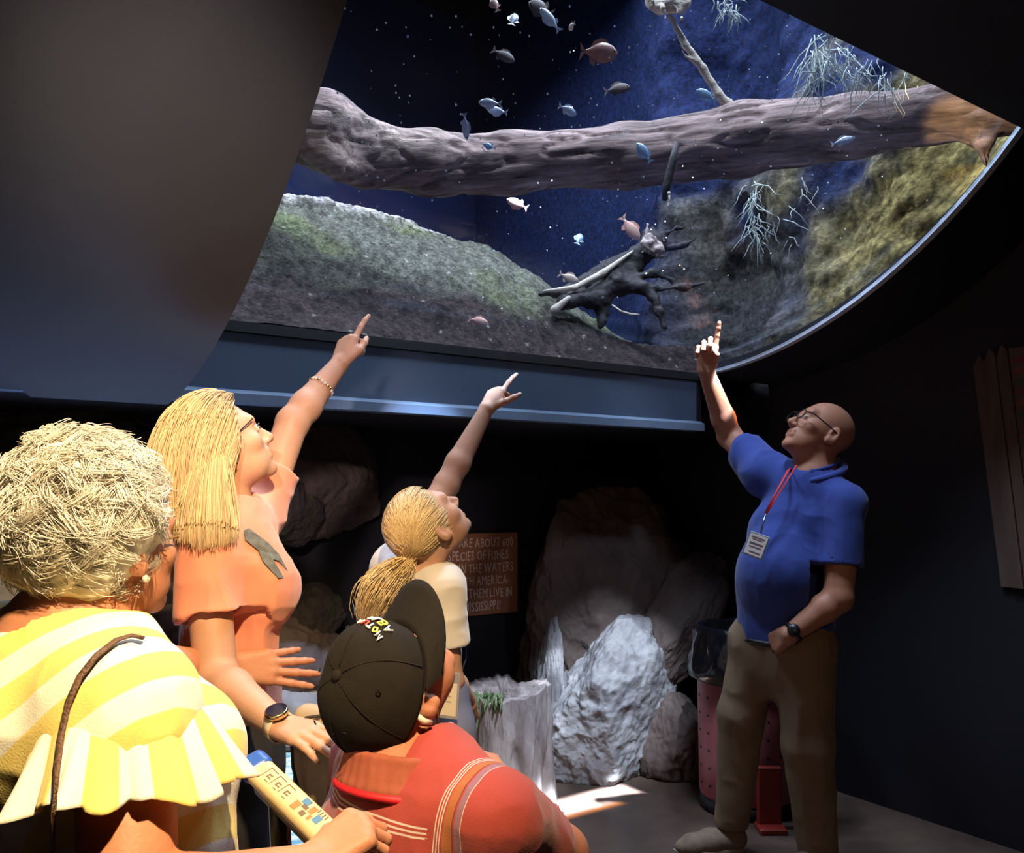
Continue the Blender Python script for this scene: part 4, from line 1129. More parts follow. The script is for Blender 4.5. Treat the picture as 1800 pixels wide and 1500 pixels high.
    # watch
    M_w = mat('black_watch', (.01, .01, .012), .3); f_ = nz(wrL - elL); wc = wrL - f_ * .015; mb = MB()
    e1 = nz(np.cross(f_, (0, 0, 1))); e2 = np.cross(e1, f_)
    mb.tube([wc + .034 * (math.cos(a) * e1 + math.sin(a) * e2) for a in np.linspace(0, 2 * math.pi, 20, endpoint=False)], .008, 6, close=True)
    wt = mb.build('watch', M_w, root, smooth=True); nrm = nz(np.array([-.15, -.9, .4]) - f_ * (np.array([-.15, -.9, .4]) @ f_))
    mb = MB(); mb.lathe([(.001, .0), (.021, .0), (.022, .006), (.018, .011), (.001, .011)], wc + nrm * .034, nrm, 18); mb.build('watch_face', M_w, wt, smooth=True)
    # lanyard with badge
    M_red = mat('red_lanyard', (.55, .02, .03), .6); cl = at(1345, 905, 3.0) 
    bt = at(1338, 942, 2.985); mb = MB()
    mb.tube([neck + Ft * .055 - Rt * -.055 + Z * .02, at(1385, 828, 3.02), at(1362, 870, 2.99), at(1346, 902, 2.985)], .0035, 6, flat=(1.5, .6))
    mb.build('lanyard', M_red, root, smooth=True)
    mb = MB(); mb.tube([at(1400, 818, 3.0), at(1382, 848, 2.985), at(1362, 880, 2.978), at(1347, 904, 2.978)], .0035, 6, flat=(1.5, .6)); mb.build('lanyard', M_red, root, smooth=True)
    mb = MB(); mb.tube([at(1346, 904, 2.978), at(1341, 922, 2.972), at(1337, 938, 2.97)], .003, 6); mb.build('clip', mat('steel_clip', (.4, .4, .42), .3, metal=1), root, smooth=True)
    bd = thing('name_badge', at(1328, 984, 2.962), 'white name badge on the red lanyard of the bald person', 'badge')
    x = nz(at(1348, 947, 2.955) - at(1317, 936, 2.99)); y = nz(at(1317, 936, 2.98) - at(1310, 972, 2.975)); y = nz(y - x * (x @ y)); n_ = np.cross(x, y); n_ = n_ if n_[1] < 0 else -n_
    bc_ = at(1329, 959, 2.962); Mb = np.stack([x, y, n_])
    mb = MB(); mb.box(bc_, (.036, .042, .0015), Mb, bev=.001); mb.build('holder', mat('clear_holder', (.2, .2, .26), .2), bd)
    mb = MB(); mb.box(bc_ + n_ * .002, (.032, .037, .0006), Mb); mb.build('card', mat('badge_card', (.72, .66, .62), .6), bd)
    Mi = mat('badge_print', (.14, .09, .12), .7)
    for k, (yy, w_, h_) in enumerate(((.026, .024, .0022), (.019, .018, .0016), (.004, .024, .0032), (-.008, .022, .002), (-.026, .020, .0022))):
        mb = MB(); mb.box(bc_ + n_ * .003 + y * yy + x * (.004 if k == 4 else 0), (w_, h_, .0003), Mb); mb.build('print_line', Mi, bd)


person_man()
# ------------------------------------------------------------------ the long-haired blonde visitor in the coral T-shirt
def gold(rs, n, base, var=.18):
    k = rs.uniform(1 - var, 1 + var, (n, 1)); w = rs.uniform(0, 1, (n, 1)); return (np.asarray(base) * (1 - .25 * w) + np.array([.75, .60, .34]) * .25 * w) * k


def scalp(rs, n, P, zmin, ymax, s=1.0):
    """random roots on the hair-bearing part of a head, in the head frame"""
    X = []
    while len(X) < n:
        d = nz(rs.randn(3)); p = np.array([.078 * d[0], -.012 + .099 * d[1], .034 + .088 * d[2]])
        if p[1] > ymax + max(0, p[2] - .05) * .5: continue
        if p[2] < zmin + max(0, p[1]) * 1.3: continue
        X.append(p)
    return np.array(X)


def person_blonde():
    root = thing('person', (-.69, 2.1, 0), 'person with long straight blonde hair and coral T-shirt pointing up at the tank', 'person')
    MS = skin('warm_skin', (.62, .34, .22), (.56, .29, .18)); Z = np.array([0, 0, 1.])
    neck = at(405, 895, 2.10); shR = np.array([-.705, 1.955, 1.275]); shL = np.array([-.665, 2.24, 1.335])
    elR = at(380, 1192, 1.88); wrR = at(490, 1276, 1.70); elL = at(514, 744, 2.34); wrL = at(597, 640, 2.44)
    Ft = nz((.96, .28, 0)); Rt = nz((.28, -.96, 0)); c = np.array([-.704, 2.075, 1.497])
    v = Vol(.0028)
    P, M = head(v, c, (.80, .40, .45), (-.4, -.2, .9), 1.0, mouth=.011)
    v.cone(P(0, -.026, -.05), neck - Z * .03, .050, .056, .03); v.cone(neck - Z * .03, neck - Z * .16, .065, .10, .04)
    v.cone(neck - Z * .05, shR, .05, .045, .04); v.cone(neck - Z * .05, shL, .05, .045, .04)
    arm(v, shR, elR, wrR, (.050, .046, .043, .04, .027)); arm(v, shL, elL, wrL, (.050, .043, .041, .037, .0255))
    hand(v, wrL, at(624, 566, 2.49) - wrL, (-.55, -.75, .2), 1, POINT, (28, 30, 20), .98)
    hand(v, wrR, at(610, 1312, 1.58) - wrR, (.05, -.35, .9), -1, [(8, 10, 6), (8, 12, 8), (10, 12, 8), (14, 14, 10)], (14, 8, 6), 1.0, spread=1.5)
    build_person(root, 'body', v, MS)
    mb = MB()
    for x in (-1, 1): mb.lathe([(.001, -.008), (.006, -.006), (.0105, 0), (.006, .006), (.001, .008)], P(x * .031, .0870, .007), M[1], 10)
    mb.build('eyes', mat('eye_white_b', (.62, .55, .5), .2), root, smooth=True)
    mb = MB()
    for x in (-1, 1): mb.tube([P(x * .016, .093, .024), P(x * .032, .091, .030), P(x * .048, .078, .026)], [.002, .003, .0015], 5)
    mb.build('eyebrows', mat('brow_hair', (.16, .09, .05), .8), root)
    mb = MB()
    for x in (-1, 1): mb.lathe([(.001, 0), (.0048, .0), (.0048, .0012), (.001, .0014)], P(x * .032, .0945, .007), M[1], 10); mb.tube([P(x * .019, .094, .010), P(x * .031, .098, .0155), P(x * .043, .090, .012)], .0016, 5)
    mb.build('lashes', mat('iris_and_lash', (.03, .02, .015), .4), root)
    for z_, y_ in ((-.0465, .0965), (-.0695, .0945)):
        mb = MB(); mb.tube([P(-.019, y_ - .010, -.058), P(-.011, y_ - .002, z_), P(0, y_, z_), P(.011, y_ - .002, z_), P(.019, y_ - .010, -.058)], [.002, .0042, .0046, .0042, .002], 8); mb.build('lip', mat('lips', (.42, .10, .09), .45), root, smooth=True)
    mb = MB(); mb.tube([P(.074, .020, .010), P(.070, .055, .022), P(.060, .085, .032)], .0016, 5); mb.build('spectacle_arm', mat('thin_dark_frame', (.03, .02, .015), .3), root)
    mb = MB(); mb.lathe([(.001, -.006), (.0055, -.003), (.0055, .003), (.001, .006)], P(.081, -.002, -.046), M[2], 8); mb.build('earring', mat('gold_earring', (.8, .55, .2), .25, metal=1), root, smooth=True)
    # T-shirt
    s = Vol(.0045); ch = np.array([-.685, 2.09, 1.20])
    s.chain([np.array([-.69, 2.09, .80]), np.array([-.69, 2.09, 1.0]), ch, np.array([-.69, 2.10, 1.29])], [.165, .150, .165, .11], .03, (Ft, .74))
    for x in (-1, 1): s.ell(ch + Ft * .085 + Rt * x * .075 - Z * .045, (.075, .070, .075), np.stack([Rt, Ft, Z]), .05)
    s.cone(neck - Z * .06, shR, .06, .068, .05); s.cone(neck - Z * .06, shL, .06, .066, .05)
    aR, aL = nz(elR - shR), nz(elL - shL); cR = shR + aR * .175; cL = shL + aL * .12
    s.cone(shR, cR + aR * .02, .068, .074, .03); s.cone(shL, cL + aL * .02, .064, .064, .03)
    s.cut(cR, nz(aR + np.array([.12, 0, -.0])), cR + aR * .085, .095); s.cut(cL, aL, cL + aL * .085, .09)
    s.cone(cR + aR * .05, cR - aR * .05, .066, .060, .004, op='sub'); s.cone(cL + aL * .05, cL - aL * .04, .056, .052, .004, op='sub')
    s.cut((0, 0, .80), (0, 0, -1), (-.69, 2.09, .60), .2)
    s.cone(P(0, -.02, -.06), neck - Z * .015, .058, .064, .006, op='sub')
    V, Q = s.build(); V = folds(V, Q, .008, (8, 8, 6), 34, .7); V = folds(V, Q, .004, (17, 17, 12), 44)
    M_t = mat('coral_jersey', (.80, .27, .17), .85, (.84, .33, .20), 7, 3, bump=.10, bscale=420, sheen=.3, spec=.2)
    sh = mesh_np('t_shirt', V, Q, M_t, root)
    # grey printed emblem on the chest
    em = ch + Ft * .155 + Rt * .045
    poly = [(-.02, .055), (.0, .06), (.035, .02), (.045, -.015), (.04, -.06), (.03, -.03), (.015, -.025), (.018, -.075), (.0, -.075), (-.012, -.03), (-.006, .0), (-.028, .03)]
    N = nz(Ft * .75 + Rt * .65); X = np.cross(Z, N)
    mb = MB(); G = []
    for (a, b) in poly: G.append(at(468, 968, 1.96) + X * a * .95 + Z * b * .85 - X * b * .22)
    # lay the print on the cloth
    H = []; VN = V
    for p in G:
        w = ((VN - p) - ((VN - p) @ N)[:, None] * N); i = np.argsort((w ** 2).sum(1))[:40]; j = i[np.argmax(VN[i] @ N)]; H.append(p + N * ((VN[j] - p) @ N + .0015))
    mb.prism(H, N * .0012); mb.build('printed_emblem', mat('grey_print', (.10, .10, .085), .8, (.17, .16, .13), 60, 3), sh)
    # trousers and shoes (mostly hidden)
    t = Vol(.008); hp = np.array([-.69, 2.09, .83])
    t.chain([hp, hp - Z * .1], [.158, .165], .03, (Ft, .8))
    for x in (-1, 1): t.chain([hp + Rt * x * .085 - Z * .08, hp + Rt * x * .09 + Ft * .03 - Z * .42, hp + Rt * x * .10 - Z * .77], [.095, .068, .052], .03)
    t.cut((0, 0, .06), (0, 0, -1), (-.69, 2.09, -.14), .2)
    V, Q = t.build(); V = folds(V, Q, .005, 9, 3); mesh_np('trousers', V, Q, mat('black_trousers', (.02, .018, .022), .8, bump=.1, bscale=300), root)
    for x in (-1, 1):
        q = Vol(.007); b = hp + Rt * x * .10 - Z * .83; b[2] = 0
        q.chain([b - Ft * .03 + Z * .045, b + Ft * .08 + Z * .045, b + Ft * .17 + Z * .03], [.04, .042, .026], .02); q.cut((0, 0, .001), (0, 0, -1), b - Z * .3, .3); V, Q = q.build(); mesh_np('shoe', V, Q, M_gasket, root)
    # smart watch on the right wrist, bead bracelet on the left
    f_ = nz(wrR - elR); wc = wrR + f_ * .004; mb = MB(); e1 = nz(np.cross(f_, (0, 0, 1))); e2 = np.cross(e1, f_)
    mb.tube([wc + .0305 * (math.cos(a) * e1 + math.sin(a) * e2) for a in np.linspace(0, 2 * math.pi, 24, endpoint=False)], .0105, 8, close=True, flat=(.28, 1))
    mb = MB(); prof = [(.0295, -.011), (.032, -.011), (.032, .011), (.0295, .011)]; mb.lathe(prof, wc, f_, 28, cap=False)
    wt = mb.build('watch', mat('cream_watch_strap', (.72, .60, .42), .5), root, smooth=True); nn = nz(np.array([.22, -.62, .75]) - f_ * (np.array([.22, -.62, .75]) @ f_))
    mb = MB(); mb.lathe([(.001, -.001), (.0225, -.001), (.0238, .004), (.0225, .009), (.020, .0095)], wc + nn * .031, nn, 24, cap=False); mb.build('watch_case', mat('gold_case', (.85, .62, .30), .22, metal=1), wt, smooth=True)
    mb = MB(); mb.lathe([(.001, .0), (.0208, .0), (.0208, .0012), (.001, .0012)], wc + nn * .0398, nn, 24); mb.build('watch_screen', mat('dark_watch_screen', (.01, .012, .03), .08, spec=.8), wt)
    f_ = nz(wrL - elL); wc = elL + (wrL - elL) * .60; e1 = nz(np.cross(f_, (0, 0, 1))); e2 = np.cross(e1, f_)
    br = None
    MBd = [mat('pearl_bead', (.75, .65, .55), .3), mat('gold_bead', (.8, .5, .2), .25, metal=1)]
    mb = MB(); mb.tube([wc + .0345 * (math.cos(a) * e1 + math.sin(a) * e2) for a in np.linspace(0, 2 * math.pi, 24, endpoint=False)], .0012, 4, close=True); br = mb.build('bracelet', MBd[1], root)
    for i in range(22):
        a = 2 * math.pi * i / 22; p = wc + .0355 * (math.cos(a) * e1 + math.sin(a) * e2)
        mb = MB(); mb.lathe([(.0008, -.0046), (.0038, -.003), (.0048, 0), (.0038, .003), (.0008, .0046)], p, f_, 8); mb.build('bead', MBd[i % 3 == 0], br, smooth=True)
    # crossbody strap
    mb = MB(); mb.tube([np.array([-.80, 1.985, 1.24]), np.array([-.845, 1.97, 1.1]), np.array([-.835, 1.96, .95]), np.array([-.80, 1.94, .80])], .006, 6, flat=(1.4, .4)); mb.build('bag_strap', mat('tan_strap', (.45, .20, .08), .6), root, smooth=True)
    # hair: cap and strands that fall over head, neck and back
    rs = np.random.RandomState(12); MH = hair_mat('golden_hair'); hc = Vol(.0045)
    hc.ell(P(0, -.018, .040), (.083, .098, .088), M, .01); hc.cone(P(0, -.05, .02), P(0, -.065, -.05) , .075, .065, .03)
    hc.ell(P(0, .115, -.045), (.12, .105, .112), M, .01, 'sub'); hc.ell(P(.09, .052, -.02), (.06, .05, .06), M, .01, 'sub'); hc.ell(P(-.09, .052, -.02), (.06, .05, .06), M, .01, 'sub')
    V, Q = hc.build(); V = V + vnormals(V, Q) * (.003 * vnoise(V, 60, 3))[:, None]
    ho = mesh_np('hair', V, Q, MH, root, attrs={'Col': np.tile((.50, .30, .12), (len(V), 1)) * (1 + .2 * vnoise(V, 70, 5))[:, None]})
    n, k = 5200, 26
    X = scalp(rs, n, P, -.045, .05); G = P(0, 0, 0) + X @ M
    cols = [sdf_ell(P(0, -.012, .034), np.array([.076, .096, .084]), M), sdf_ell(P(0, .028, -.022), np.array([.064, .066, .086]), M), sdf_cone(P(0, -.026, -.05), neck - Z * .03, .052, .06),
            sdf_cone((-.69, 2.09, 1.27), (-.69, 2.09, .9), .11, .13), sdf_ell(P(.03, .02, -.01), np.array([.050, .05, .05]), M)]
    part = np.sign(X[:, :1] + .012) * M[0]
    dr = nz(np.array([0, 0, 1.])) * .22 + part * .7 - M[1] * (.5 + 9 * np.clip(X[:, 1:2] + .02, 0, 1)); ln = rs.uniform(.235, .315, n); step = (ln / (k - 1))[:, None]
    gap = rs.uniform(.004, .024, n) * np.clip(.5 + (X[:, 2] + .05) * 6, .5, 1.2)
    out = [G]; p = G.copy(); d = dr / np.linalg.norm(dr, axis=1)[:, None]
    side = (M[0] * np.sign(X[:, :1] + .012)) * .05 - M[1] * (.22 + 3.5 * np.clip(X[:, 1:2] + .03, 0, 1))
    for i in range(k - 1):
        tgt = np.array([0, 0, -1.]) + side * (1 if i < 9 else .12); d = d * .66 + tgt * .34 + rs.randn(n, 3) * .012; d /= np.linalg.norm(d, axis=1)[:, None]
        q = p + d * step; q = push_out(q, cols, gap[:, ])
        d = (q - p); d /= np.maximum(np.linalg.norm(d, axis=1), 1e-9)[:, None]; p = p + d * step; out.append(p)
    S = np.stack(out, 1)
    strands('strands', S, .00115, gold(rs, n, (.70, .47, .23)), MH, ho)
    # locks that come forward over the near shoulder and lie on the shirt
    SV = np.array([tuple(q_.co) for q_ in sh.data.vertices]) + parent_world(sh); cam_ = np.array([0, 0, HC])
    def on(u, v_):
        r_ = nz(at(u, v_, 1) - cam_); q_ = SV - cam_; t_ = q_ @ r_; i_ = np.flatnonzero(np.linalg.norm(q_ - t_[:, None] * r_, axis=1) < .010)
        return cam_ + r_ * (t_[i_].min() - .007) if len(i_) else at(u, v_, 1.95)
    gu = np.linspace(0, 1, 9); A_ = np.array([P(.083, -.075 + .075 * g, .01 - .01 * g) for g in gu])
    ends = [[on(306 + 112 * g, v_) for v_ in (905, 925, 945 + 22 * math.sin(3.0 * g))] for g in gu]; E3 = np.array(ends)
    n2, k2 = 1500, 18; g = rs.rand(n2); ln2 = 1 - .55 * rs.rand(n2) ** 2.2; jit = rs.randn(n2, 3) * .0035
    def gi(arr): return np.stack([np.interp(g, gu, arr[:, a]) for a in range(3)], 1)
    B_ = [gi(A_), gi(A_) * .55 + gi(E3[:, 0]) * .45 + np.array([0, -.006, 0]), gi(E3[:, 0]), gi(E3[:, 1]), gi(E3[:, 2])]
    out = []
    for tt in np.linspace(0, 1, k2):
        x_ = tt * ln2 * 4; i0 = np.minimum(x_.astype(int), 3); f_ = (x_ - i0)[:, None]; st_ = np.stack(B_, 1); out.append(st_[np.arange(n2), i0] * (1 - f_) + st_[np.arange(n2), i0 + 1] * f_ + jit * (1 + .5 * tt) + np.array([0, -.002, 0]))
    L2 = np.stack(out, 1)
    for _ in range(3): L2[:, 1:-1] = L2[:, 1:-1] * .5 + .25 * (L2[:, :-2] + L2[:, 2:])
    strands('front_locks', L2, .00105, gold(rs, n2, (.70, .47, .23)), MH, ho)


person_blonde()
# ------------------------------------------------------------------ the visitor with the ponytail
def person_pony():
    root = thing('person', (-.25, 2.42, 0), 'person with blonde ponytail in cream top reaching up, seen from behind', 'person')
    MS = skin('light_skin', (.60, .34, .23), (.55, .29, .19)); Z = np.array([0, 0, 1.])
    c = at(752, 925, 2.35); neck = at(735, 1003, 2.39)
    shR = np.array([-.195, 2.345, 1.125]); shL = np.array([-.355, 2.53, 1.165]); elL = at(785, 852, 2.66); wrL = at(855, 720, 2.72); elR = np.array([-.175, 2.37, .865]); wrR = np.array([-.13, 2.56, .76])
    Ft = nz((.66, .75, 0)); Rt = nz((.75, -.66, 0))
    v = Vol(.0030)
    P, M = head(v, c, (.5, .36, .79), (-.64, -.46, .61), .98)
    v.cone(P(0, -.03, -.05), neck - Z * .03, .047, .050, .03); v.cone(neck - Z * .03, neck - Z * .15, .055, .055, .04)
    v.cone(neck - Z * .045, shR, .045, .042, .04); v.cone(neck - Z * .045, shL, .045, .042, .04)
    arm(v, shR, elR, wrR, (.045, .038, .036, .033, .024)); arm(v, shL, elL, wrL, (.045, .039, .037, .033, .0235))
    hand(v, wrL, at(889, 659, 2.78) - wrL + np.array([0, 0, .0]), (-.62, -.72, .25), 1, POINT, (42, 10, 5), .92)
    hand(v, wrR, (.1, .6, -.4), (.6, -.3, .6), -1, RELAX, (25, 10, 8), .92)
    build_person(root, 'body', v, MS)
    s = Vol(.0045); ch = (shR + shL) / 2 - Z * .09
    s.chain([np.array([-.25, 2.43, .76]), np.array([-.255, 2.43, .93]), ch, np.array([-.26, 2.42, 1.13])], [.145, .132, .142, .10], .03, (Ft, .72))
    s.cone(neck - Z * .055, shR, .052, .056, .05); s.cone(neck - Z * .055, shL, .052, .056, .05)
    aR, aL = nz(elR - shR), nz(elL - shL); cR, cL = shR + aR * .16, shL + aL * .13
    s.cone(shR, cR + aR * .02, .058, .060, .03); s.cone(shL, cL + aL * .02, .056, .056, .03)
    s.cut(cR, aR, cR + aR * .075, .085); s.cut(cL, aL, cL + aL * .075, .085); s.cone(cR + aR * .05, cR - aR * .04, .053, .05, .004, op='sub'); s.cone(cL + aL * .05, cL - aL * .04, .049, .046, .004, op='sub')
    s.cut((0, 0, .76), (0, 0, -1), (-.25, 2.43, .56), .2); s.cone(P(0, -.02, -.06), neck - Z * .018, .052, .058, .006, op='sub')
    V, Q = s.build(); V = folds(V, Q, .006, (9, 9, 7), 54); V = folds(V, Q, .003, 18, 64)
    sh = mesh_np('top', V, Q, mat('cream_cotton', (.70, .64, .60), .85, (.74, .68, .63), 7, 3, bump=.1, bscale=420, sheen=.3, spec=.2), root)
    mb = MB()
    mb.tube([neck + Rt * .058 * math.cos(a) + Ft * .052 * math.sin(a) + Z * (-.012 + .018 * -math.sin(a)) for a in np.linspace(0, 2 * math.pi, 28, endpoint=False)], .0035, 6, close=True); mb.build('neckband', mat('dark_trim', (.03, .03, .05), .7), sh)
    t = Vol(.008); hp = np.array([-.25, 2.43, .80])
    t.chain([hp, hp - Z * .1], [.142, .15], .03, (Ft, .8))
    for x in (-1, 1): t.chain([hp + Rt * x * .08 - Z * .08, hp + Rt * x * .085 + Ft * .03 - Z * .40, hp + Rt * x * .09 - Z * .74], [.088, .062, .048], .03)
    t.cut((0, 0, .06), (0, 0, -1), (-.25, 2.43, -.14), .2); V, Q = t.build(); V = folds(V, Q, .004, 9, 3); mesh_np('trousers', V, Q, mat('grey_blue_trousers', (.16, .17, .26), .8, bump=.1, bscale=300), root)
    for x in (-1, 1):
        q = Vol(.007); b = hp + Rt * x * .09; b[2] = 0
        q.chain([b - Ft * .03 + Z * .042, b + Ft * .08 + Z * .042, b + Ft * .16 + Z * .03], [.037, .039, .024], .02); q.cut((0, 0, .001), (0, 0, -1), b - Z * .3, .3); V, Q = q.build(); mesh_np('shoe', V, Q, M_gasket, root)
    # lanyard strap and badge
    mb = MB(); mb.tube([neck + Rt * .055 + Z * .0, shR * .6 + neck * .4 + Ft * .05 + Z * .035, np.array([-.135, 2.42, 1.03]), np.array([-.13, 2.40, .92]), np.array([-.155, 2.36, .84])], .004, 6, flat=(1.5, .6)); mb.build('lanyard', mat('navy_lanyard', (.02, .02, .05), .6), root, smooth=True)
    bc_ = at(782, 1222, 2.24); x, y = nz((.9, -.42, .0)), nz((.08, .1, 1)); y = nz(y - x * (x @ y)); n_ = np.cross(x, y); n_ = n_ if n_[1] < 0 else -n_; Mb = np.stack([x, y, n_])
    bd = thing('name_badge', bc_ - np.array([0, 0, .06]), 'clear plastic badge holder hanging beside the black cap', 'badge')
    mb = MB(); mb.box(bc_, (.042, .06, .0015), Mb, bev=.001); mb.build('holder', mat('clear_badge_holder', (.30, .30, .36), .15), bd)
    mb = MB(); mb.box(bc_ + n_ * .002 - y * .01, (.036, .042, .0005), Mb); mb.build('card', mat('cream_card', (.72, .62, .5), .6), bd)
    mb = MB(); mb.box(bc_ + n_ * .002 + y * .052, (.010, .006, .003), Mb, bev=.002); mb.build('clip', mat('brass_clip', (.75, .5, .15), .3, metal=1), bd)
    for k in range(3): mb = MB(); mb.box(bc_ + n_ * .003 + y * (.012 - k * .014), (.02, .0016, .0003), Mb); mb.build('print_line', mat('grey_print_line', (.4, .33, .28), .7), bd)
    # hair combed back into a tie
    rs = np.random.RandomState(22); MH = hair_mat('pale_blonde_hair'); hc = Vol(.0045)
    hc.ell(P(0, -.016, .036), (.080, .097, .086), M, .01); hc.ell(P(0, .118, -.05), (.12, .105, .112), M, .01, 'sub')
    for x in (-1, 1): hc.ell(P(x * .09, .035, -.03), (.05, .06, .05), M, .01, 'sub')
    hc.ell(P(0, .0, -.10), (.2, .2, .06), M, .01, 'sub')
    V, Q = hc.build(); ho = mesh_np('hair', V, Q, MH, root, attrs={'Col': np.tile((.48, .31, .14), (len(V), 1)) * (1 + .2 * vnoise(V, 70, 5))[:, None]})
    tie = P(.004, -.118, .000); n, k = 4200, 18
    X = scalp(rs, n, P, -.05, .045); G = P(0, 0, 0) + X @ M
    cols = [sdf_ell(P(0, -.012, .034), np.array([.0745, .094, .082]), M), sdf_ell(P(0, .02, -.022), np.array([.062, .06, .08]), M)]
    gap = rs.uniform(.004, .012, n); TT = np.linspace(0, 1, k); out = []
    E_ = tie + rs.randn(n, 3) * .006
    for tt in TT:
        q = G * (1 - tt) + E_ * tt + (M[2] * .03 * math.sin(math.pi * tt)) * np.clip(X[:, 1:2] * 8 + .5, 0, 1) + M[0] * np.sign(X[:, :1] + .01) * .02 * math.sin(math.pi * min(1, tt * 1.6)) * np.clip(X[:, 2:3] * 12, 0, 1)
        for _ in range(2): q = push_out(q, cols, gap * (1 - .5 * tt))
        out.append(q)
    strands('strands', np.stack(out, 1), .0011, gold(rs, n, (.72, .52, .27)), MH, ho, taper=1)
    n, k = 1500, 20; end = at(642, 1085, 2.26); p0 = tie + rs.randn(n, 3) * .009; out = []
    for tt in np.linspace(0, 1, k):
        ctr = tie * (1 - tt) ** 2 + 2 * tt * (1 - tt) * (tie + np.array([-.055, -.04, -.035])) + tt * tt * end
        wdt = np.interp(tt, [0, .15, .5, .8, 1], [.5, 1.5, 2.3, 2.0, 1.2])
        out.append(ctr + (p0 - tie) * wdt * np.array([1, 1, .6]) + .004 * np.sin(tt * 7 + rs.rand(n, 1) * 1.5) * np.array([1, .3, 0]))
    lnv = rs.uniform(.78, 1.0, n); S = np.stack(out, 1); S = np.stack([np.stack([np.interp(np.linspace(0, 1, k) * 1.0, np.linspace(0, 1, k), S[i, :, a]) for a in range(3)], 1) if False else S[i] for i in range(n)])
    pt = strands('ponytail', S, .0012, gold(rs, n, (.74, .54, .29)), MH, ho)
    mb = MB(); d = nz(np.array([-.055, -.04, -.035])); e1 = nz(np.cross(d, Z)); e2 = np.cross(e1, d)
    mb.tube([tie + d * .008 + .018 * (math.cos(a) * e1 + math.sin(a) * e2) for a in np.linspace(0, 2 * math.pi, 18, endpoint=False)], .0055, 6, close=True); mb.build('hair_tie', mat('cream_hair_tie', (.72, .58, .38), .7), ho, smooth=True)


person_pony()


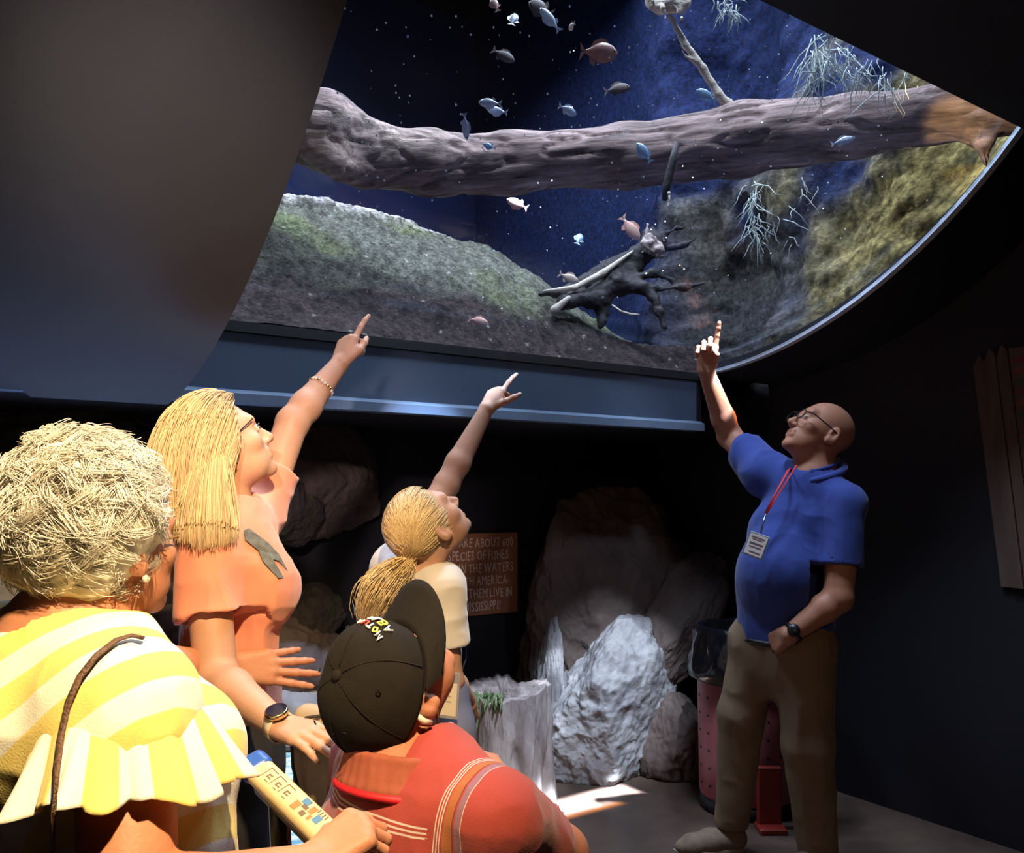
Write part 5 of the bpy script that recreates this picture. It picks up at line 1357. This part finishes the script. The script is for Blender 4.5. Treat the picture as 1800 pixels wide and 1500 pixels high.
# ------------------------------------------------------------------ the white-haired visitor in the striped yellow top
def person_old():
    root = thing('person', (-.62, 1.25, 0), 'person with curly white hair in yellow and white striped top, nearest the camera', 'person')
    MS = skin('rosy_skin', (.60, .27, .16), (.52, .20, .11)); Z = np.array([0, 0, 1.])
    c = at(188, 960, 1.28); neck = np.array([-.652, 1.245, 1.195]); Ft = nz((.62, .78, 0)); Rt = nz((.78, -.62, 0))
    shR = np.array([-.512, 1.130, 1.10]); shL = np.array([-.80, 1.365, 1.125]); elR = np.array([-.452, 1.005, .885]); wrR = at(545, 1528, 1.11)
    elL = np.array([-.83, 1.62, 1.0]); wrL = at(420, 1150, 2.0)
    wrL = at(405, 1172, 1.97); elL = at(170, 1160, 1.66)
    v = Vol(.0032)
    P, M = head(v, c, (.47, .88, .06), (0, 0, 1), 1.0)
    v.cone(P(0, -.03, -.05), neck - Z * .03, .056, .064, .03); v.cone(neck - Z * .03, neck - Z * .16, .09, .12, .05)
    v.cone(neck - Z * .05, shR, .062, .056, .05); v.cone(neck - Z * .05, shL, .062, .056, .05)
    arm(v, shR, elR, wrR, (.062, .056, .050, .046, .031)); arm(v, shL, elL, wrL, (.055, .046, .042, .038, .029))
    hand(v, wrR, at(625, 1462, 1.15) - wrR, (-.35, -.62, .70), -1, GRIP, (30, 30, 25), 1.0)
    hand(v, wrL, np.array([.8, .2, -.05]), (-.15, -.95, .2), 1, [(6, 12, 8), (10, 14, 8), (12, 16, 10), (16, 18, 10)], (55, 8, 5), 1.1, spread=7)
    build_person(root, 'body', v, MS)
    # striped top: bodice, then a ruffled sleeve
    s = Vol(.0045); ch = np.array([-.635, 1.255, 1.03])
    s.chain([np.array([-.60, 1.30, .70]), np.array([-.60, 1.28, .86]), ch, np.array([-.652, 1.245, 1.12])], [.205, .195, .190, .13], .04, (Ft, .80))
    for x in (-1, 1): s.ell(ch + Ft * .12 + Rt * x * .09 - Z * .03, (.088, .080, .085), np.stack([Rt, Ft, Z]), .06)
    s.ell(ch - Ft * .04 + Rt * .02 + Z * .03, (.17, .13, .12), np.stack([Rt, Ft, Z]), .05)
    s.cone(neck - Z * .07, shR, .07, .078, .05); s.cone(neck - Z * .07, shL, .07, .078, .05)
    s.cone(shL, shL + nz(elL - shL) * .10, .075, .075, .04); s.cone(shR, shR + nz(elR - shR) * .05, .066, .074, .07)
    s.cut((0, 0, .70), (0, 0, -1), (-.60, 1.30, .45), .25)
    s.cone(P(0, -.02, -.06) - Ft * .005, neck - Z * .022 - Ft * .008, .078, .088, .008, op='sub')
    V, Q = s.build(); V = folds(V, Q, .006, (7, 7, 6), 74); V = folds(V, Q, .003, 16, 84)
    YEL, WHT = (.80, .62, .18), (.80, .77, .67)
    def coord(V):                                                # stripes run diagonally over the back and round the bodice
        q = (V - ch); a = q @ Rt; b = q @ Z; f = q @ Ft
        return (-b * .74 + a * .72 + .10 * f) / .082 + 20.3
    M_top = ramp_mat('yellow_white_stripe', 'stripe', [(0, YEL), (.46, YEL), (.49, WHT), (.95, WHT), (.98, YEL)], .85, fract=True, interp='LINEAR', sheen=.2)
    tp = mesh_np('top', V, Q, M_top, root, attrs={'stripe': coord(V)})
    # ruffle sleeve
    nu, nv = 150, 22; top = shR + np.array([.0, 0, .012]); aR = nz(elR - shR); hem = np.array([-.482, 1.095, 1.000])
    th = np.linspace(0, 2 * math.pi, nu, endpoint=False); tt = np.linspace(0, 1, nv); VV = []
    for i, a in enumerate(th):
        for t_ in tt:
            rx = np.interp(t_, [0, .25, .5, 1], [.080, .100, .114, .140]); ry = np.interp(t_, [0, .25, .5, 1], [.07, .086, .094, .106])
            w = 1 + .085 * max(0, t_ - .1) * (.6 * math.sin(a * 7 + 1.2) + .5 * math.sin(a * 12 + 2.7) + .55 * math.sin(a * 19 + 1) + .3 * math.sin(a * 31)) * 1.5
            o_ = Rt * math.cos(a) * ry + Ft * math.sin(a) * rx
            VV.append(top + (hem - top) * t_ * (1 + .0 * t_) + o_ * w + Z * (.018 * math.sin(a + 2.4) * t_) + np.array([0, 0, -.006 * t_ * math.sin(a * 7) - .006 * t_ * math.sin(a * 3 + 1)]))
    VV = np.array(VV); QQ = np.array([(i * nv + j, ((i + 1) % nu) * nv + j, ((i + 1) % nu) * nv + j + 1, i * nv + j + 1) for i in range(nu) for j in range(nv - 1)])
    st = np.repeat(th / (2 * math.pi) * 9 + .2, nv)
    st = np.abs(((th / (2 * math.pi)) * 18) % 2 - 1) * .0 + th / (2 * math.pi) * 9
    st = np.repeat(st, nv)
    q2 = np.repeat(np.minimum(th, 2 * math.pi - th), nv) / math.pi * 5.0 + .12
    o = mesh_np('ruffle_sleeve', VV, QQ, M_top, tp, attrs={'stripe': q2 + 3}); sd = o.modifiers.new('thick', 'SOLIDIFY'); sd.thickness = .003
    # skirt-like cream trousers
    t = Vol(.009); hp = np.array([-.60, 1.31, .72]); 
    t.chain([hp + Z * .02, hp - Z * .14], [.20, .20], .03, (Ft, .85))
    for x in (-1, 1): t.chain([hp + Rt * x * .095 - Z * .1, hp + Rt * x * .10 - Z * .40, hp + Rt * x * .105 - Z * .66], [.11, .085, .07], .03)
    t.cut((0, 0, .05), (0, 0, -1), (-.60, 1.31, -.2), .25); V, Q = t.build(); V = folds(V, Q, .005, 9, 3); mesh_np('trousers', V, Q, mat('cream_trousers', (.62, .52, .36), .85, bump=.1, bscale=300), root)
    for x in (-1, 1):
        q = Vol(.007); b = hp + Rt * x * .105; b[2] = 0
        q.chain([b - Ft * .03 + Z * .042, b + Ft * .08 + Z * .042, b + Ft * .16 + Z * .03], [.04, .042, .026], .02); q.cut((0, 0, .001), (0, 0, -1), b - Z * .3, .3); V, Q = q.build(); mesh_np('shoe', V, Q, M_gasket, root)
    # braided bag strap over the shoulder
    M_str = mat('brown_braid', (.10, .05, .03), .6, (.16, .085, .05), 90, 2, bump=.6, bscale=180)
    def on(u, v_, y=1.2):
        """point of the bodice or sleeve seen at a pixel"""
        A = np.concatenate([V0, VV]); r = nz(at(u, v_, 1) - np.array([0, 0, HC])); q = A - np.array([0, 0, HC]); tq = q @ r; dd = np.linalg.norm(q - tq[:, None] * r, axis=1)
        i = np.flatnonzero(dd < .007)
        if not len(i): return at(u, v_, y)
        j = i[np.argmin(tq[i])]; return np.array([0, 0, HC]) + r * (tq[j] - .006)
    V0 = np.array([tuple(p.co) for p in tp.data.vertices]) + parent_world(tp)
    pts = [on(u, v_) for u, v_ in ((252, 1122), (232, 1117), (205, 1125), (170, 1152), (140, 1190), (120, 1235), (108, 1290), (100, 1350), (95, 1420), (92, 1490), (92, 1560))]
    mb = MB(); mb.tube(pts, .0046, 8, flat=(1.2, .6)); mb.build('bag_strap', M_str, root, smooth=True)
    # pearl earring, spectacles arm
    mb = MB(); mb.lathe([(.0008, -.006), (.005, -.0035), (.0058, 0), (.005, .0035), (.0008, .006)], P(.082, .001, -.046), M[2], 10); mb.build('earring', mat('pearl', (.85, .78, .65), .2), root, smooth=True)
    mb = MB(); mb.tube([P(.080, .0, .006), P(.076, .04, .008), P(.068, .074, .008)], .002, 6); mb.build('spectacles', mat('amber_frame', (.25, .12, .03), .3), root)
    # curly hair
    rs = np.random.RandomState(32); MH = hair_mat('white_hair', .5); hc = Vol(.005)
    hc.ell(P(-.004, -.030, .048), (.108, .118, .118), M, .02); hc.ell(P(0, -.062, -.018), (.078, .05, .065), M, .03)
    hc.ell(P(.0, .13, -.06), (.13, .115, .125), M, .01, 'sub'); hc.ell(P(.095, .03, -.035), (.032, .05, .045), M, .012, 'sub')
    V, Q = hc.build(); V = folds(V, Q, .005, 30, 5, .7)
    ho = mesh_np('hair', V, Q, MH, root, attrs={'Col': np.tile((.76, .70, .58), (len(V), 1)) * (1 + .12 * vnoise(V, 60, 5))[:, None]})
    nc, per, k = 560, 26, 12                                     # curls made of strands
    X = scalp(rs, nc * 2, P, -.075, .020); X = X[~((np.abs(X[:, 0]) > .045) & (X[:, 1] > -.035) & (X[:, 2] < .022))][:nc]; nc = len(X); X[:, 1] -= .010
    dirh = X - np.array([0, -.02, .0]); dirh /= np.linalg.norm(dirh, axis=1)[:, None]
    capc, capr = np.array([-.004, -.030, .048]), np.array([.106, .116, .116]); dirh = (X - np.array([0, -.025, .025])); dirh /= np.linalg.norm(dirh, axis=1)[:, None]
    low = np.clip((-.01 - X[:, 2:3]) / .06, 0, 1); base = c + ((capc + dirh * capr * rs.uniform(.93, 1.0, (nc, 1))) * (1 - low) + (X + dirh * .018) * low) @ M; nrm = dirh @ M
    tg = np.cross(nrm, rs.randn(nc, 3)); tg += np.array([0, 0, -.8]) + (-nrm * ((np.array([0, 0, -.8]) * nrm).sum(1))[:, None]); tg /= np.linalg.norm(tg, axis=1)[:, None]
    bi = np.cross(nrm, tg); S = []
    rad = rs.uniform(.012, .024, nc); turn = rs.uniform(2.2, 4.6, nc) * rs.choice([-1, 1], nc); ln = rs.uniform(.025, .06, nc)
    for j in range(per):
        off = rs.randn(nc, 3) * .0055; out = []
        for t_ in np.linspace(0, 1, k):
            a = turn * t_
            q = base + off + nrm * (np.sin(np.minimum(t_ * 2.2, 1.57))[..., None] * .011 - .012 * t_)[..., None] * 1.0 + tg * (ln * t_)[:, None] + (bi * (rad * (1 - np.cos(a)))[:, None] + tg * (rad * np.sin(np.abs(a)) * .6)[:, None])
            out.append(q)
        S.append(np.stack(out, 1))
    S = np.concatenate(S); n = len(S)
    col = np.tile(np.array([.86, .81, .71]), (n, 1)) * rs.uniform(.85, 1.1, (n, 1)) * np.tile(rs.uniform(.86, 1.08, (nc, 1)), (per, 1))
    strands('curls', S, .00062, col, MH, ho)


person_old()
# ------------------------------------------------------------------ the seated man in cap and red striped shirt, with the chair
def person_seated():
    root = thing('person', (-.21, 1.5, 0), 'seated person in black cap and red striped shirt looking up, seen from behind', 'person')
    MS = skin('ruddy_skin', (.50, .21, .12), (.44, .16, .09)); Z = np.array([0, 0, 1.])
    c = at(690, 1208, 1.46); neck = at(692, 1330, 1.44); Ft = nz((.62, .78, 0)); Rt = nz((.78, -.62, 0))
    shR = np.array([-.030, 1.335, .872]); shL = np.array([-.262, 1.575, .890]); elR = at(985, 1500, 1.50); wrR = at(868, 1362, 1.74); elL = np.array([-.305, 1.70, .635]); wrL = np.array([-.23, 1.92, .62])
    v = Vol(.003)
    P, M = head(v, c, (.32, .267, .908), (-.57, -.71, .41), 1.0, male=True)
    v.cone(P(0, -.03, -.045), neck - Z * .02, .060, .066, .03); v.cone(neck - Z * .02, neck - Z * .16, .075, .09, .05)
    v.cone(neck - Z * .06, shR, .05, .045, .04); v.cone(neck - Z * .06, shL, .05, .045, .04)
    arm(v, shR, elR, wrR, (.052, .047, .043, .04, .030)); arm(v, shL, elL, wrL, (.052, .046, .043, .04, .030))
    hand(v, wrR, (-.3, .8, .1), (.2, -.1, .9), -1, GRIP, (30, 20, 20), 1.05); hand(v, wrL, (.2, .9, -.1), (-.2, .1, .9), 1, GRIP, (30, 20, 20), 1.05)
    build_person(root, 'body', v, MS)
    mb = MB(); mb.tube([P(.086, -.030, .012), P(.091, -.036, -.004), P(.090, -.034, -.024)], [.0045, .006, .004], 8); mb.build('hearing_aid', mat('pearl_plastic', (.75, .68, .55), .3), root, smooth=True)
    mb = MB(); mb.tube([P(.083, .0, .014), P(.081, .05, .014), P(.075, .09, .012)], .002, 6); mb.build('spectacle_arm', mat('dark_frame', (.02, .015, .012), .3), root)
    # cap, in the head frame
    M_cap = mat('black_cap_twill', (.016, .013, .011), .9, (.020, .016, .014), 12, 3, bump=.35, bscale=650, spec=.15)
    nu, nv = 96, 34; VV = []
    for i in range(nu):
        a = 2 * math.pi * i / nu
        for j in range(nv):
            t_ = j / (nv - 1); el = t_ * math.pi / 2
            # rim tilts: lower at the back, higher at the brow
            base = -.006 + .016 * math.cos(a)
            rx, ry, rz = .094, .115, .126
            seam = 1 - .010 * max(0, 1 - abs(((a / (2 * math.pi) * 6 + .5) % 1) - .5) * 2 * 9) * math.cos(el) ** .5 * 0 - .006 * math.exp(-(((a / (2 * math.pi) * 6 + .5) % 1 - .5) / .03) ** 2) * (1 if t_ > .02 else 0)
            x = rx * math.sin(a) * math.cos(el) ** .74 * seam; y = -.014 + ry * math.cos(a) * math.cos(el) ** .74 * seam; z = base * (1 - t_) + .022 + (rz - .022) * math.sin(el) ** .95 + .012 * max(0, math.cos(a)) * math.sin(2 * el)
            VV.append(P(x, y, z))
    QQ = [(i * nv + j, i * nv + j + 1, ((i + 1) % nu) * nv + j + 1, ((i + 1) % nu) * nv + j) for i in range(nu) for j in range(nv - 1)]
    VV = np.array(VV); QQ = np.array(QQ); VV = VV + vnormals(VV, QQ) * (.0016 * fbm(VV, 22, 2, 4))[:, None]
    # the opening over the strap at the back
    keep = []
    for q in QQ:
        loc = (VV[q].mean(0) - c) @ M.T; keep.append(not (loc[1] < -.09 and (loc[0] / .036) ** 2 + ((loc[2] + .016) / .038) ** 2 < 1))
    cap = mesh_np('cap', VV, QQ[np.array(keep)], M_cap, root); sd = cap.modifiers.new('thick', 'SOLIDIFY'); sd.thickness = .0025
    br = []; 
    mb = MB(); top, bot = [], []
    for side_, arr in ((.0, top), (-.004, bot)):
        for i in range(25):
            a = math.radians(-78 + 156 * i / 24); ro = 1
            for j in range(7):
                t_ = j / 6; x = .094 * math.sin(a) * (1 - t_ * .03); y0 = -.014 + .113 * math.cos(a); y = y0 + t_ * (.088 * math.cos(a) ** .6 if math.cos(a) > 0 else 0)
                z = .024 + side_ + .010 * math.cos(a) - .020 * (x / .09) ** 2 * (.4 + t_) - .006 * t_
                arr.append(P(x, y, z))
    b = MB(); V_ = top + bot; F_ = []
    for i in range(24):
        for j in range(6):
            q = (i * 7 + j, (i + 1) * 7 + j, (i + 1) * 7 + j + 1, i * 7 + j + 1); F_.append(q); F_.append(tuple(x + 175 for x in q[::-1]))
        F_.append((i * 7 + 6, (i + 1) * 7 + 6, (i + 1) * 7 + 181, i * 7 + 181)); F_.append((i * 7, i * 7 + 175, (i + 1) * 7 + 175, (i + 1) * 7))
    b._add(V_, F_); b.build('brim', M_cap, cap, smooth=True)
    mb = MB(); mb.lathe([(.0095, -.003), (.0098, .001), (.0075, .0045), (.001, .0055)], P(0, -.014, .126), M[2], 14); mb.build('cap_button', M_cap, cap, smooth=True)
    for k in range(6):
        a = math.pi / 6 + k * math.pi / 3; el = .78; p = P(.096 * math.sin(a) * math.cos(el) ** .74, -.014 + .118 * math.cos(a) * math.cos(el) ** .74, .022 + .108 * math.sin(el) ** .95 + .012 * max(0, math.cos(a)) * math.sin(2 * el)); nn = nz(p - P(0, -.008, .02))
        mb = MB(); mb.tube([p + nn * .0015 + .0035 * (math.cos(w) * nz(np.cross(nn, Z)) + math.sin(w) * np.cross(nn, nz(np.cross(nn, Z)))) for w in np.linspace(0, 6.28, 12, endpoint=False)], .0010, 5, close=True); mb.build('eyelet', M_cap, cap)
    mb = MB(); mb.tube([P(.036 * math.cos(w) * 1.15, -.122 - .006 * math.sin(w), -.034 + .0 * math.sin(w)) for w in np.linspace(0, math.pi, 9)], .006, 6, flat=(.4, 1)); mb.build('cap_strap', M_cap, cap, smooth=True)
    for k in range(6):
        a = k * math.pi / 3; mb = MB(); pts_ = []
        for el in np.linspace(.05, 1.5, 16):
            pts_.append(P(.0945 * math.sin(a) * math.cos(el) ** .74, -.014 + .1155 * math.cos(a) * math.cos(el) ** .74, (-.006 + .016 * math.cos(a)) * (1 - el / 1.5708) + .022 + .1045 * math.sin(el) ** .95 + .012 * max(0, math.cos(a)) * math.sin(2 * el)))
        mb.tube(pts_, .0011, 4); mb.build('seam', M_cap, cap, smooth=True)
    # embroidered words on the front panel, following the crown
    WT, RD, YL = mat('white_thread', (.82, .80, .75), .7), mat('red_thread', (.70, .08, .06), .7), mat('yellow_thread', (.80, .75, .10), .7)
    def front(x, h):
        """point on the front of the crown: x to the wearer's right, h up along the panel"""
        el = .30 + h / .10; a = x / (.108 * max(.3, math.cos(el)))
        return P(.097 * math.sin(a) * math.cos(el) ** .74, -.014 + .1195 * math.cos(a) * math.cos(el) ** .74, .022 + .109 * math.sin(el) ** .95 + .012 * max(0, math.cos(a)) * math.sin(2 * el)), nz(np.array([math.sin(a) * math.cos(el), math.cos(a) * math.cos(el), math.sin(el)]) @ M)
    GL = {'A': [[(0, 0), (.5, 1), (1, 0)], [(.25, .4), (.75, .4)]], 'L': [[(0, 1), (0, 0), (.9, 0)]], 'B': [[(0, 0), (0, 1), (.8, .9), (.7, .55), (0, .5)], [(.7, .5), (.9, .2), (.7, 0), (0, 0)]], 'T': [[(0, 1), (1, 1)], [(.5, 1), (.5, 0)]], 'U': [[(0, 1), (.1, .1), (.5, 0), (.9, .1), (1, 1)]], 'M': [[(0, 0), (.1, 1), (.5, .3), (.9, 1), (1, 0)]], 'O': [[(.5, 0), (0, .4), (.5, 1), (1, .5), (.5, 0)]]}
    def word(txt, x0, h0, w, hh, cols):
        for i, ch in enumerate(txt):
            mb = MB()
            for st in GL[ch]:
                pts = []
                for a, b_ in st:
                    p, nn = front(-(x0 + i * w * 1.25 + a * w) * -1, h0 + b_ * hh); pts.append(p + nn * .002)
                mb.tube(pts, .0019, 5)
            mb.build('embroidered_letter', cols[i % len(cols)], cap, smooth=True)
    word('ALBA', -.014, .020, .013, .014, [WT, WT, YL, WT]); word('AUTOM', -.016, .041, .011, .011, [WT, RD, WT, YL, WT])
    # shirt
    s = Vol(.0042); pel = np.array([-.245, 1.51, .52]); ch = (shR + shL) / 2 - Z * .10
    s.chain([pel, np.array([-.225, 1.47, .64]), ch, ch + Z * .10], [.190, .182, .172, .12], .04, (Ft, .78))
    s.ell(ch - Ft * .05 + Z * .03, (.16, .10, .11), np.stack([Rt, Ft, Z]), .05)
    s.cone(neck - Z * .065, shR, .066, .074, .05); s.cone(neck - Z * .065, shL, .066, .062, .05)
    aR, aL = nz(elR - shR), nz(elL - shL); cR, cL = shR + aR * .165, shL + aL * .22
    s.cone(shR, cR, .070, .068, .03); s.cone(shL, cL, .066, .068, .03)
    s.cut(cR - aR * .01, aR, cR + aR * .09, .1); s.cut(cL, aL, cL + aL * .09, .1); s.cone(cR + aR * .05, cR - aR * .05, .060, .056, .004, op='sub'); s.cone(cL + aL * .05, cL - aL * .05, .062, .062, .004, op='sub')
    s.cone(P(0, -.02, -.06), neck - Z * .02, .070, .076, .006, op='sub'); s.cut((0, 0, .5), (0, 0, -1), pel - Z * .27, .25)
    V, Q = s.build(); V = folds(V, Q, .006, (8, 8, 6), 94); V = folds(V, Q, .003, 18, 95)
    q = V - ch; a = q @ Rt; b_ = q @ Z; f = q @ Ft
    yoke = (b_ - .070 + .06 * a) ; low = yoke < 0
    RED, WHT, ORG, PUR, DK = (.35, .052, .043), (.62, .50, .46), (.36, .115, .04), (.26, .12, .17), (.16, .03, .03)
    stops = [(0, RED), (.40, WHT), (.412, RED), (.430, WHT), (.442, RED), (.460, WHT), (.472, RED), (.490, ORG), (.58, DK), (.592, RED), (.61, PUR), (.68, WHT), (.69, RED)]
    ms = ramp_mat('red_striped_shirting', 'stripe', stops, .85, fract=True, sheen=.2)
    my = ramp_mat('red_yoke_shirting', 'yoke', [(0, RED), (.30, WHT), (.36, RED), (.44, WHT), (.50, RED), (.58, WHT), (.64, RED)], .85, sheen=.2)
    yk = np.clip(yoke / .05 + .0, 0, 1); st = (a + .30 * f * 0) / .15 + 10.545
    back = f[Q].mean(1) < .02
    mi = (yoke[Q].mean(1) > 0) & back & (np.abs(a[Q].mean(1)) < .118)
    sh = mesh_np('shirt', V, Q, [ms, my], root, attrs={'stripe': st, 'yoke': yk}, mi=mi.astype(int))
    cc = Vol(.0035); n = 30; pts = [neck - Z * .012 + Rt * .012 + Rt * .084 * math.sin(w) - Ft * .080 * math.cos(w) + Z * .016 * math.cos(w) for w in np.linspace(-2.75, 2.75, n)]
    for i in range(n - 1):
        for h, o2 in ((.020, .0), (.010, .02), (.0, .06), (-.010, .10), (-.020, .15), (-.028, .20)):
            cc.cone(pts[i] + Z * h + (pts[i] - neck) * o2, pts[i + 1] + Z * h + (pts[i + 1] - neck) * o2, .0058, .0058, .008)
    for e in (pts[0], pts[-1]): cc.cone(e + Z * .008, e - Z * .055 + (e - neck) * .35, .008, .004, .014)
    V, Q = cc.build(); mesh_np('collar', V, Q, mat('rust_collar', (.30, .07, .035), .85, (.36, .09, .05), 30, 2, bump=.1, bscale=400), sh)
    mb = MB(); mb.tube([p - Z * .034 + (p - neck) * .27 for p in pts], .008, 6, flat=(1.0, .9)); mb.build('lanyard', mat('bright_red_lanyard', (.62, .01, .02), .6), root, smooth=True)
    # trousers and shoes
    t = Vol(.009); t.cone(pel + Rt * .02, pel + Ft * .1, .16, .15, .04)
    for x in (-1, 1):
        h_ = pel + Rt * x * .09; k_ = h_ + Ft * .43 + Z * .03; an = k_ + Ft * .06 - Z * .42; t.chain([h_, k_, an], [.10, .075, .055], .03)
        q = Vol(.007); b0 = an.copy(); b0[2] = .12; q.chain([b0 - Ft * .03 + Z * .045, b0 + Ft * .08 + Z * .045, b0 + Ft * .18 + Z * .03], [.04, .043, .027], .02); V, Q = q.build(); mesh_np('shoe', V, Q, M_gasket, root)
    V, Q = t.build(); V = folds(V, Q, .005, 9, 3); mesh_np('trousers', V, Q, mat('khaki_trousers', (.30, .22, .13), .85, bump=.1, bscale=300), root)
    return pel, Ft, Rt


def wheelchair(pel, Ft, Rt):
    Z = np.array([0, 0, 1.]); g = np.array([pel[0], pel[1], 0])
    root = thing('wheelchair', g, 'wheelchair with beige padded back and labelled push bar under the seated person', 'wheelchair')
    Mst = mat('black_tube_steel', (.012, .012, .014), .35); Mbe = mat('beige_vinyl', (.44, .34, .22), .55, (.40, .30, .19), 6, 3, bump=.08, bscale=120); Mb = np.stack([Rt, Ft, Z])
    mb = MB(); mb.box(pel + Ft * .12 - Z * .16, (.22, .26, .035), Mb, bev=.02); mb.build('seat', mat('black_vinyl', (.02, .02, .022), .5), root)
    # beige shell of the backrest that shows at his left side
    s = Vol(.006); s.box(at(574, 1334, 1.72), (.080, .030, .105), np.stack([nz((.86, -.50, .0)), nz((.5, .86, 0)), Z]), rad=.03)
    s.box(at(590, 1440, 1.72), (.045, .022, .12), np.stack([nz((.86, -.50, .0)), nz((.5, .86, 0)), Z]), rad=.022, k=.04)
    V, Q = s.build(); bk = mesh_np('backrest', V, Q, Mbe, root)
    mb = MB(); mb.tube([at(625, 1254, 1.69), at(585, 1256, 1.69), at(538, 1262, 1.69), at(518, 1276, 1.69), at(512, 1300, 1.69), at(515, 1350, 1.69), at(526, 1392, 1.69), at(548, 1412, 1.69)], .0032, 6); mb.build('piping', mat('dark_piping', (.03, .02, .015), .6), bk, smooth=True)
    # side frames, wheels
    for x in (-1, 1):
        o = g + Rt * x * .25
        mb = MB(); mb.tube([o + Z * .36 - Ft * .10, o + Z * .36 + Ft * .42, o + Z * .12 + Ft * .52], .012, 8); mb.tube([o + Z * .36 - Ft * .10, o + Z * .62 - Ft * .04], .012, 8); mb.build('side_frame', Mst, root, smooth=True)
        mb = MB(); ctr = o + Rt * x * .04 + Z * .28 - Ft * .02; mb.tube([ctr + .268 * (math.cos(w) * Ft + math.sin(w) * Z) for w in np.linspace(0, 2 * math.pi, 40, endpoint=False)], .012, 8, close=True)
        wh = mb.build('wheel', Mst, root, smooth=True)
        for k in range(8):
            w = k * math.pi / 4; mb = MB(); mb.tube([ctr, ctr + .265 * (math.cos(w) * Ft + math.sin(w) * Z)], .0025, 5); mb.build('spoke', Mst, wh)
        mb = MB(); mb.lathe([(.001, -.012), (.06, -.012), (.062, 0), (.06, .012), (.001, .012)], o + Ft * .46 + Z * .062, Rt, 18); mb.build('caster', Mst, root, smooth=True)
        mb = MB(); mb.box(o - Rt * x * .12 + Ft * .56 + Z * .105, (.07, .09, .008), Mb, bev=.004); mb.build('footplate', Mst, root)
    # push bar with warning label and blue end cap
    A = at(452, 1352, 1.30); B = at(640, 1535, 1.12); d = nz(B - A); sd_ = nz(np.cross(d, (0, -.5, .86))); up = np.cross(sd_, d); up = up if up[2] > 0 else -up; Mbar = np.stack([sd_, d, up])
    Lb = np.linalg.norm(B - A)
    s = Vol(.0035); s.box((A + B) / 2, (.022, Lb / 2, .014), Mbar, rad=.013); V, Q = s.build(); pbar = mesh_np('push_bar', V, Q, mat('cream_plastic', (.66, .52, .28), .45), root)
    s = Vol(.003); s.box(A - d * .006, (.0245, .022, .0165), Mbar, rad=.014); V, Q = s.build(); mesh_np('end_cap', V, Q, mat('blue_plastic', (.03, .10, .42), .35), pbar)
    mb = MB(); mb.box((A + B) / 2 - up * .030 - sd_ * .006, (.020, Lb / 2, .012), Mbar, bev=.004); mb.build('dark_rail', mat('dark_brown_rail', (.05, .025, .015), .4), pbar)
    mb = MB(); mb.tube([A + d * .05 - up * .04, A + d * .08 - Z * .20, g - Rt * .24 - Ft * .08 + Z * .36], .016, 8); mb.build('bar_post', Mst, root, smooth=True)
    Mi, Mo, Mb_ = mat('label_ink', (.16, .10, .06), .6), mat('label_orange', (.55, .18, .05), .6), mat('label_blue', (.08, .20, .38), .6)
    rs = random.Random(6); o_ = (A + d * .028) + up * .0142
    def ink(x, y, w, h, m, rot=0): mb = MB(); mb.box(o_ + sd_ * x + d * y, (w, h, .0003), Mbar); mb.build('label_mark', m, pbar)
    for k in range(3):                                             # pictogram frames with a small figure
        y = .012 + k * .024
        for dx, dy, w, h in ((-.001, -.009, .010, .0006), (-.011, 0, .0006, .009), (.009, .006, .0006, .004), (.001, .0, .0035, .0012), (-.002, .004, .0012, .004), (.003, .005, .001, .004)): ink(dx, y + dy, w, h, Mi)
    ink(.004, .092, .007, .006, Mo); ink(-.010, .100, .005, .007, Mb_); ink(-.003, .106, .003, .006, Mi); ink(.006, .112, .004, .005, Mi); ink(-.007, .120, .006, .005, Mo); ink(.004, .126, .004, .003, Mo); ink(-.002, .138, .006, .006, Mb_)
    for k in range(4): ink(-.012, .128 + k * .006, .0035, .0008, Mi)


wheelchair(*person_seated())
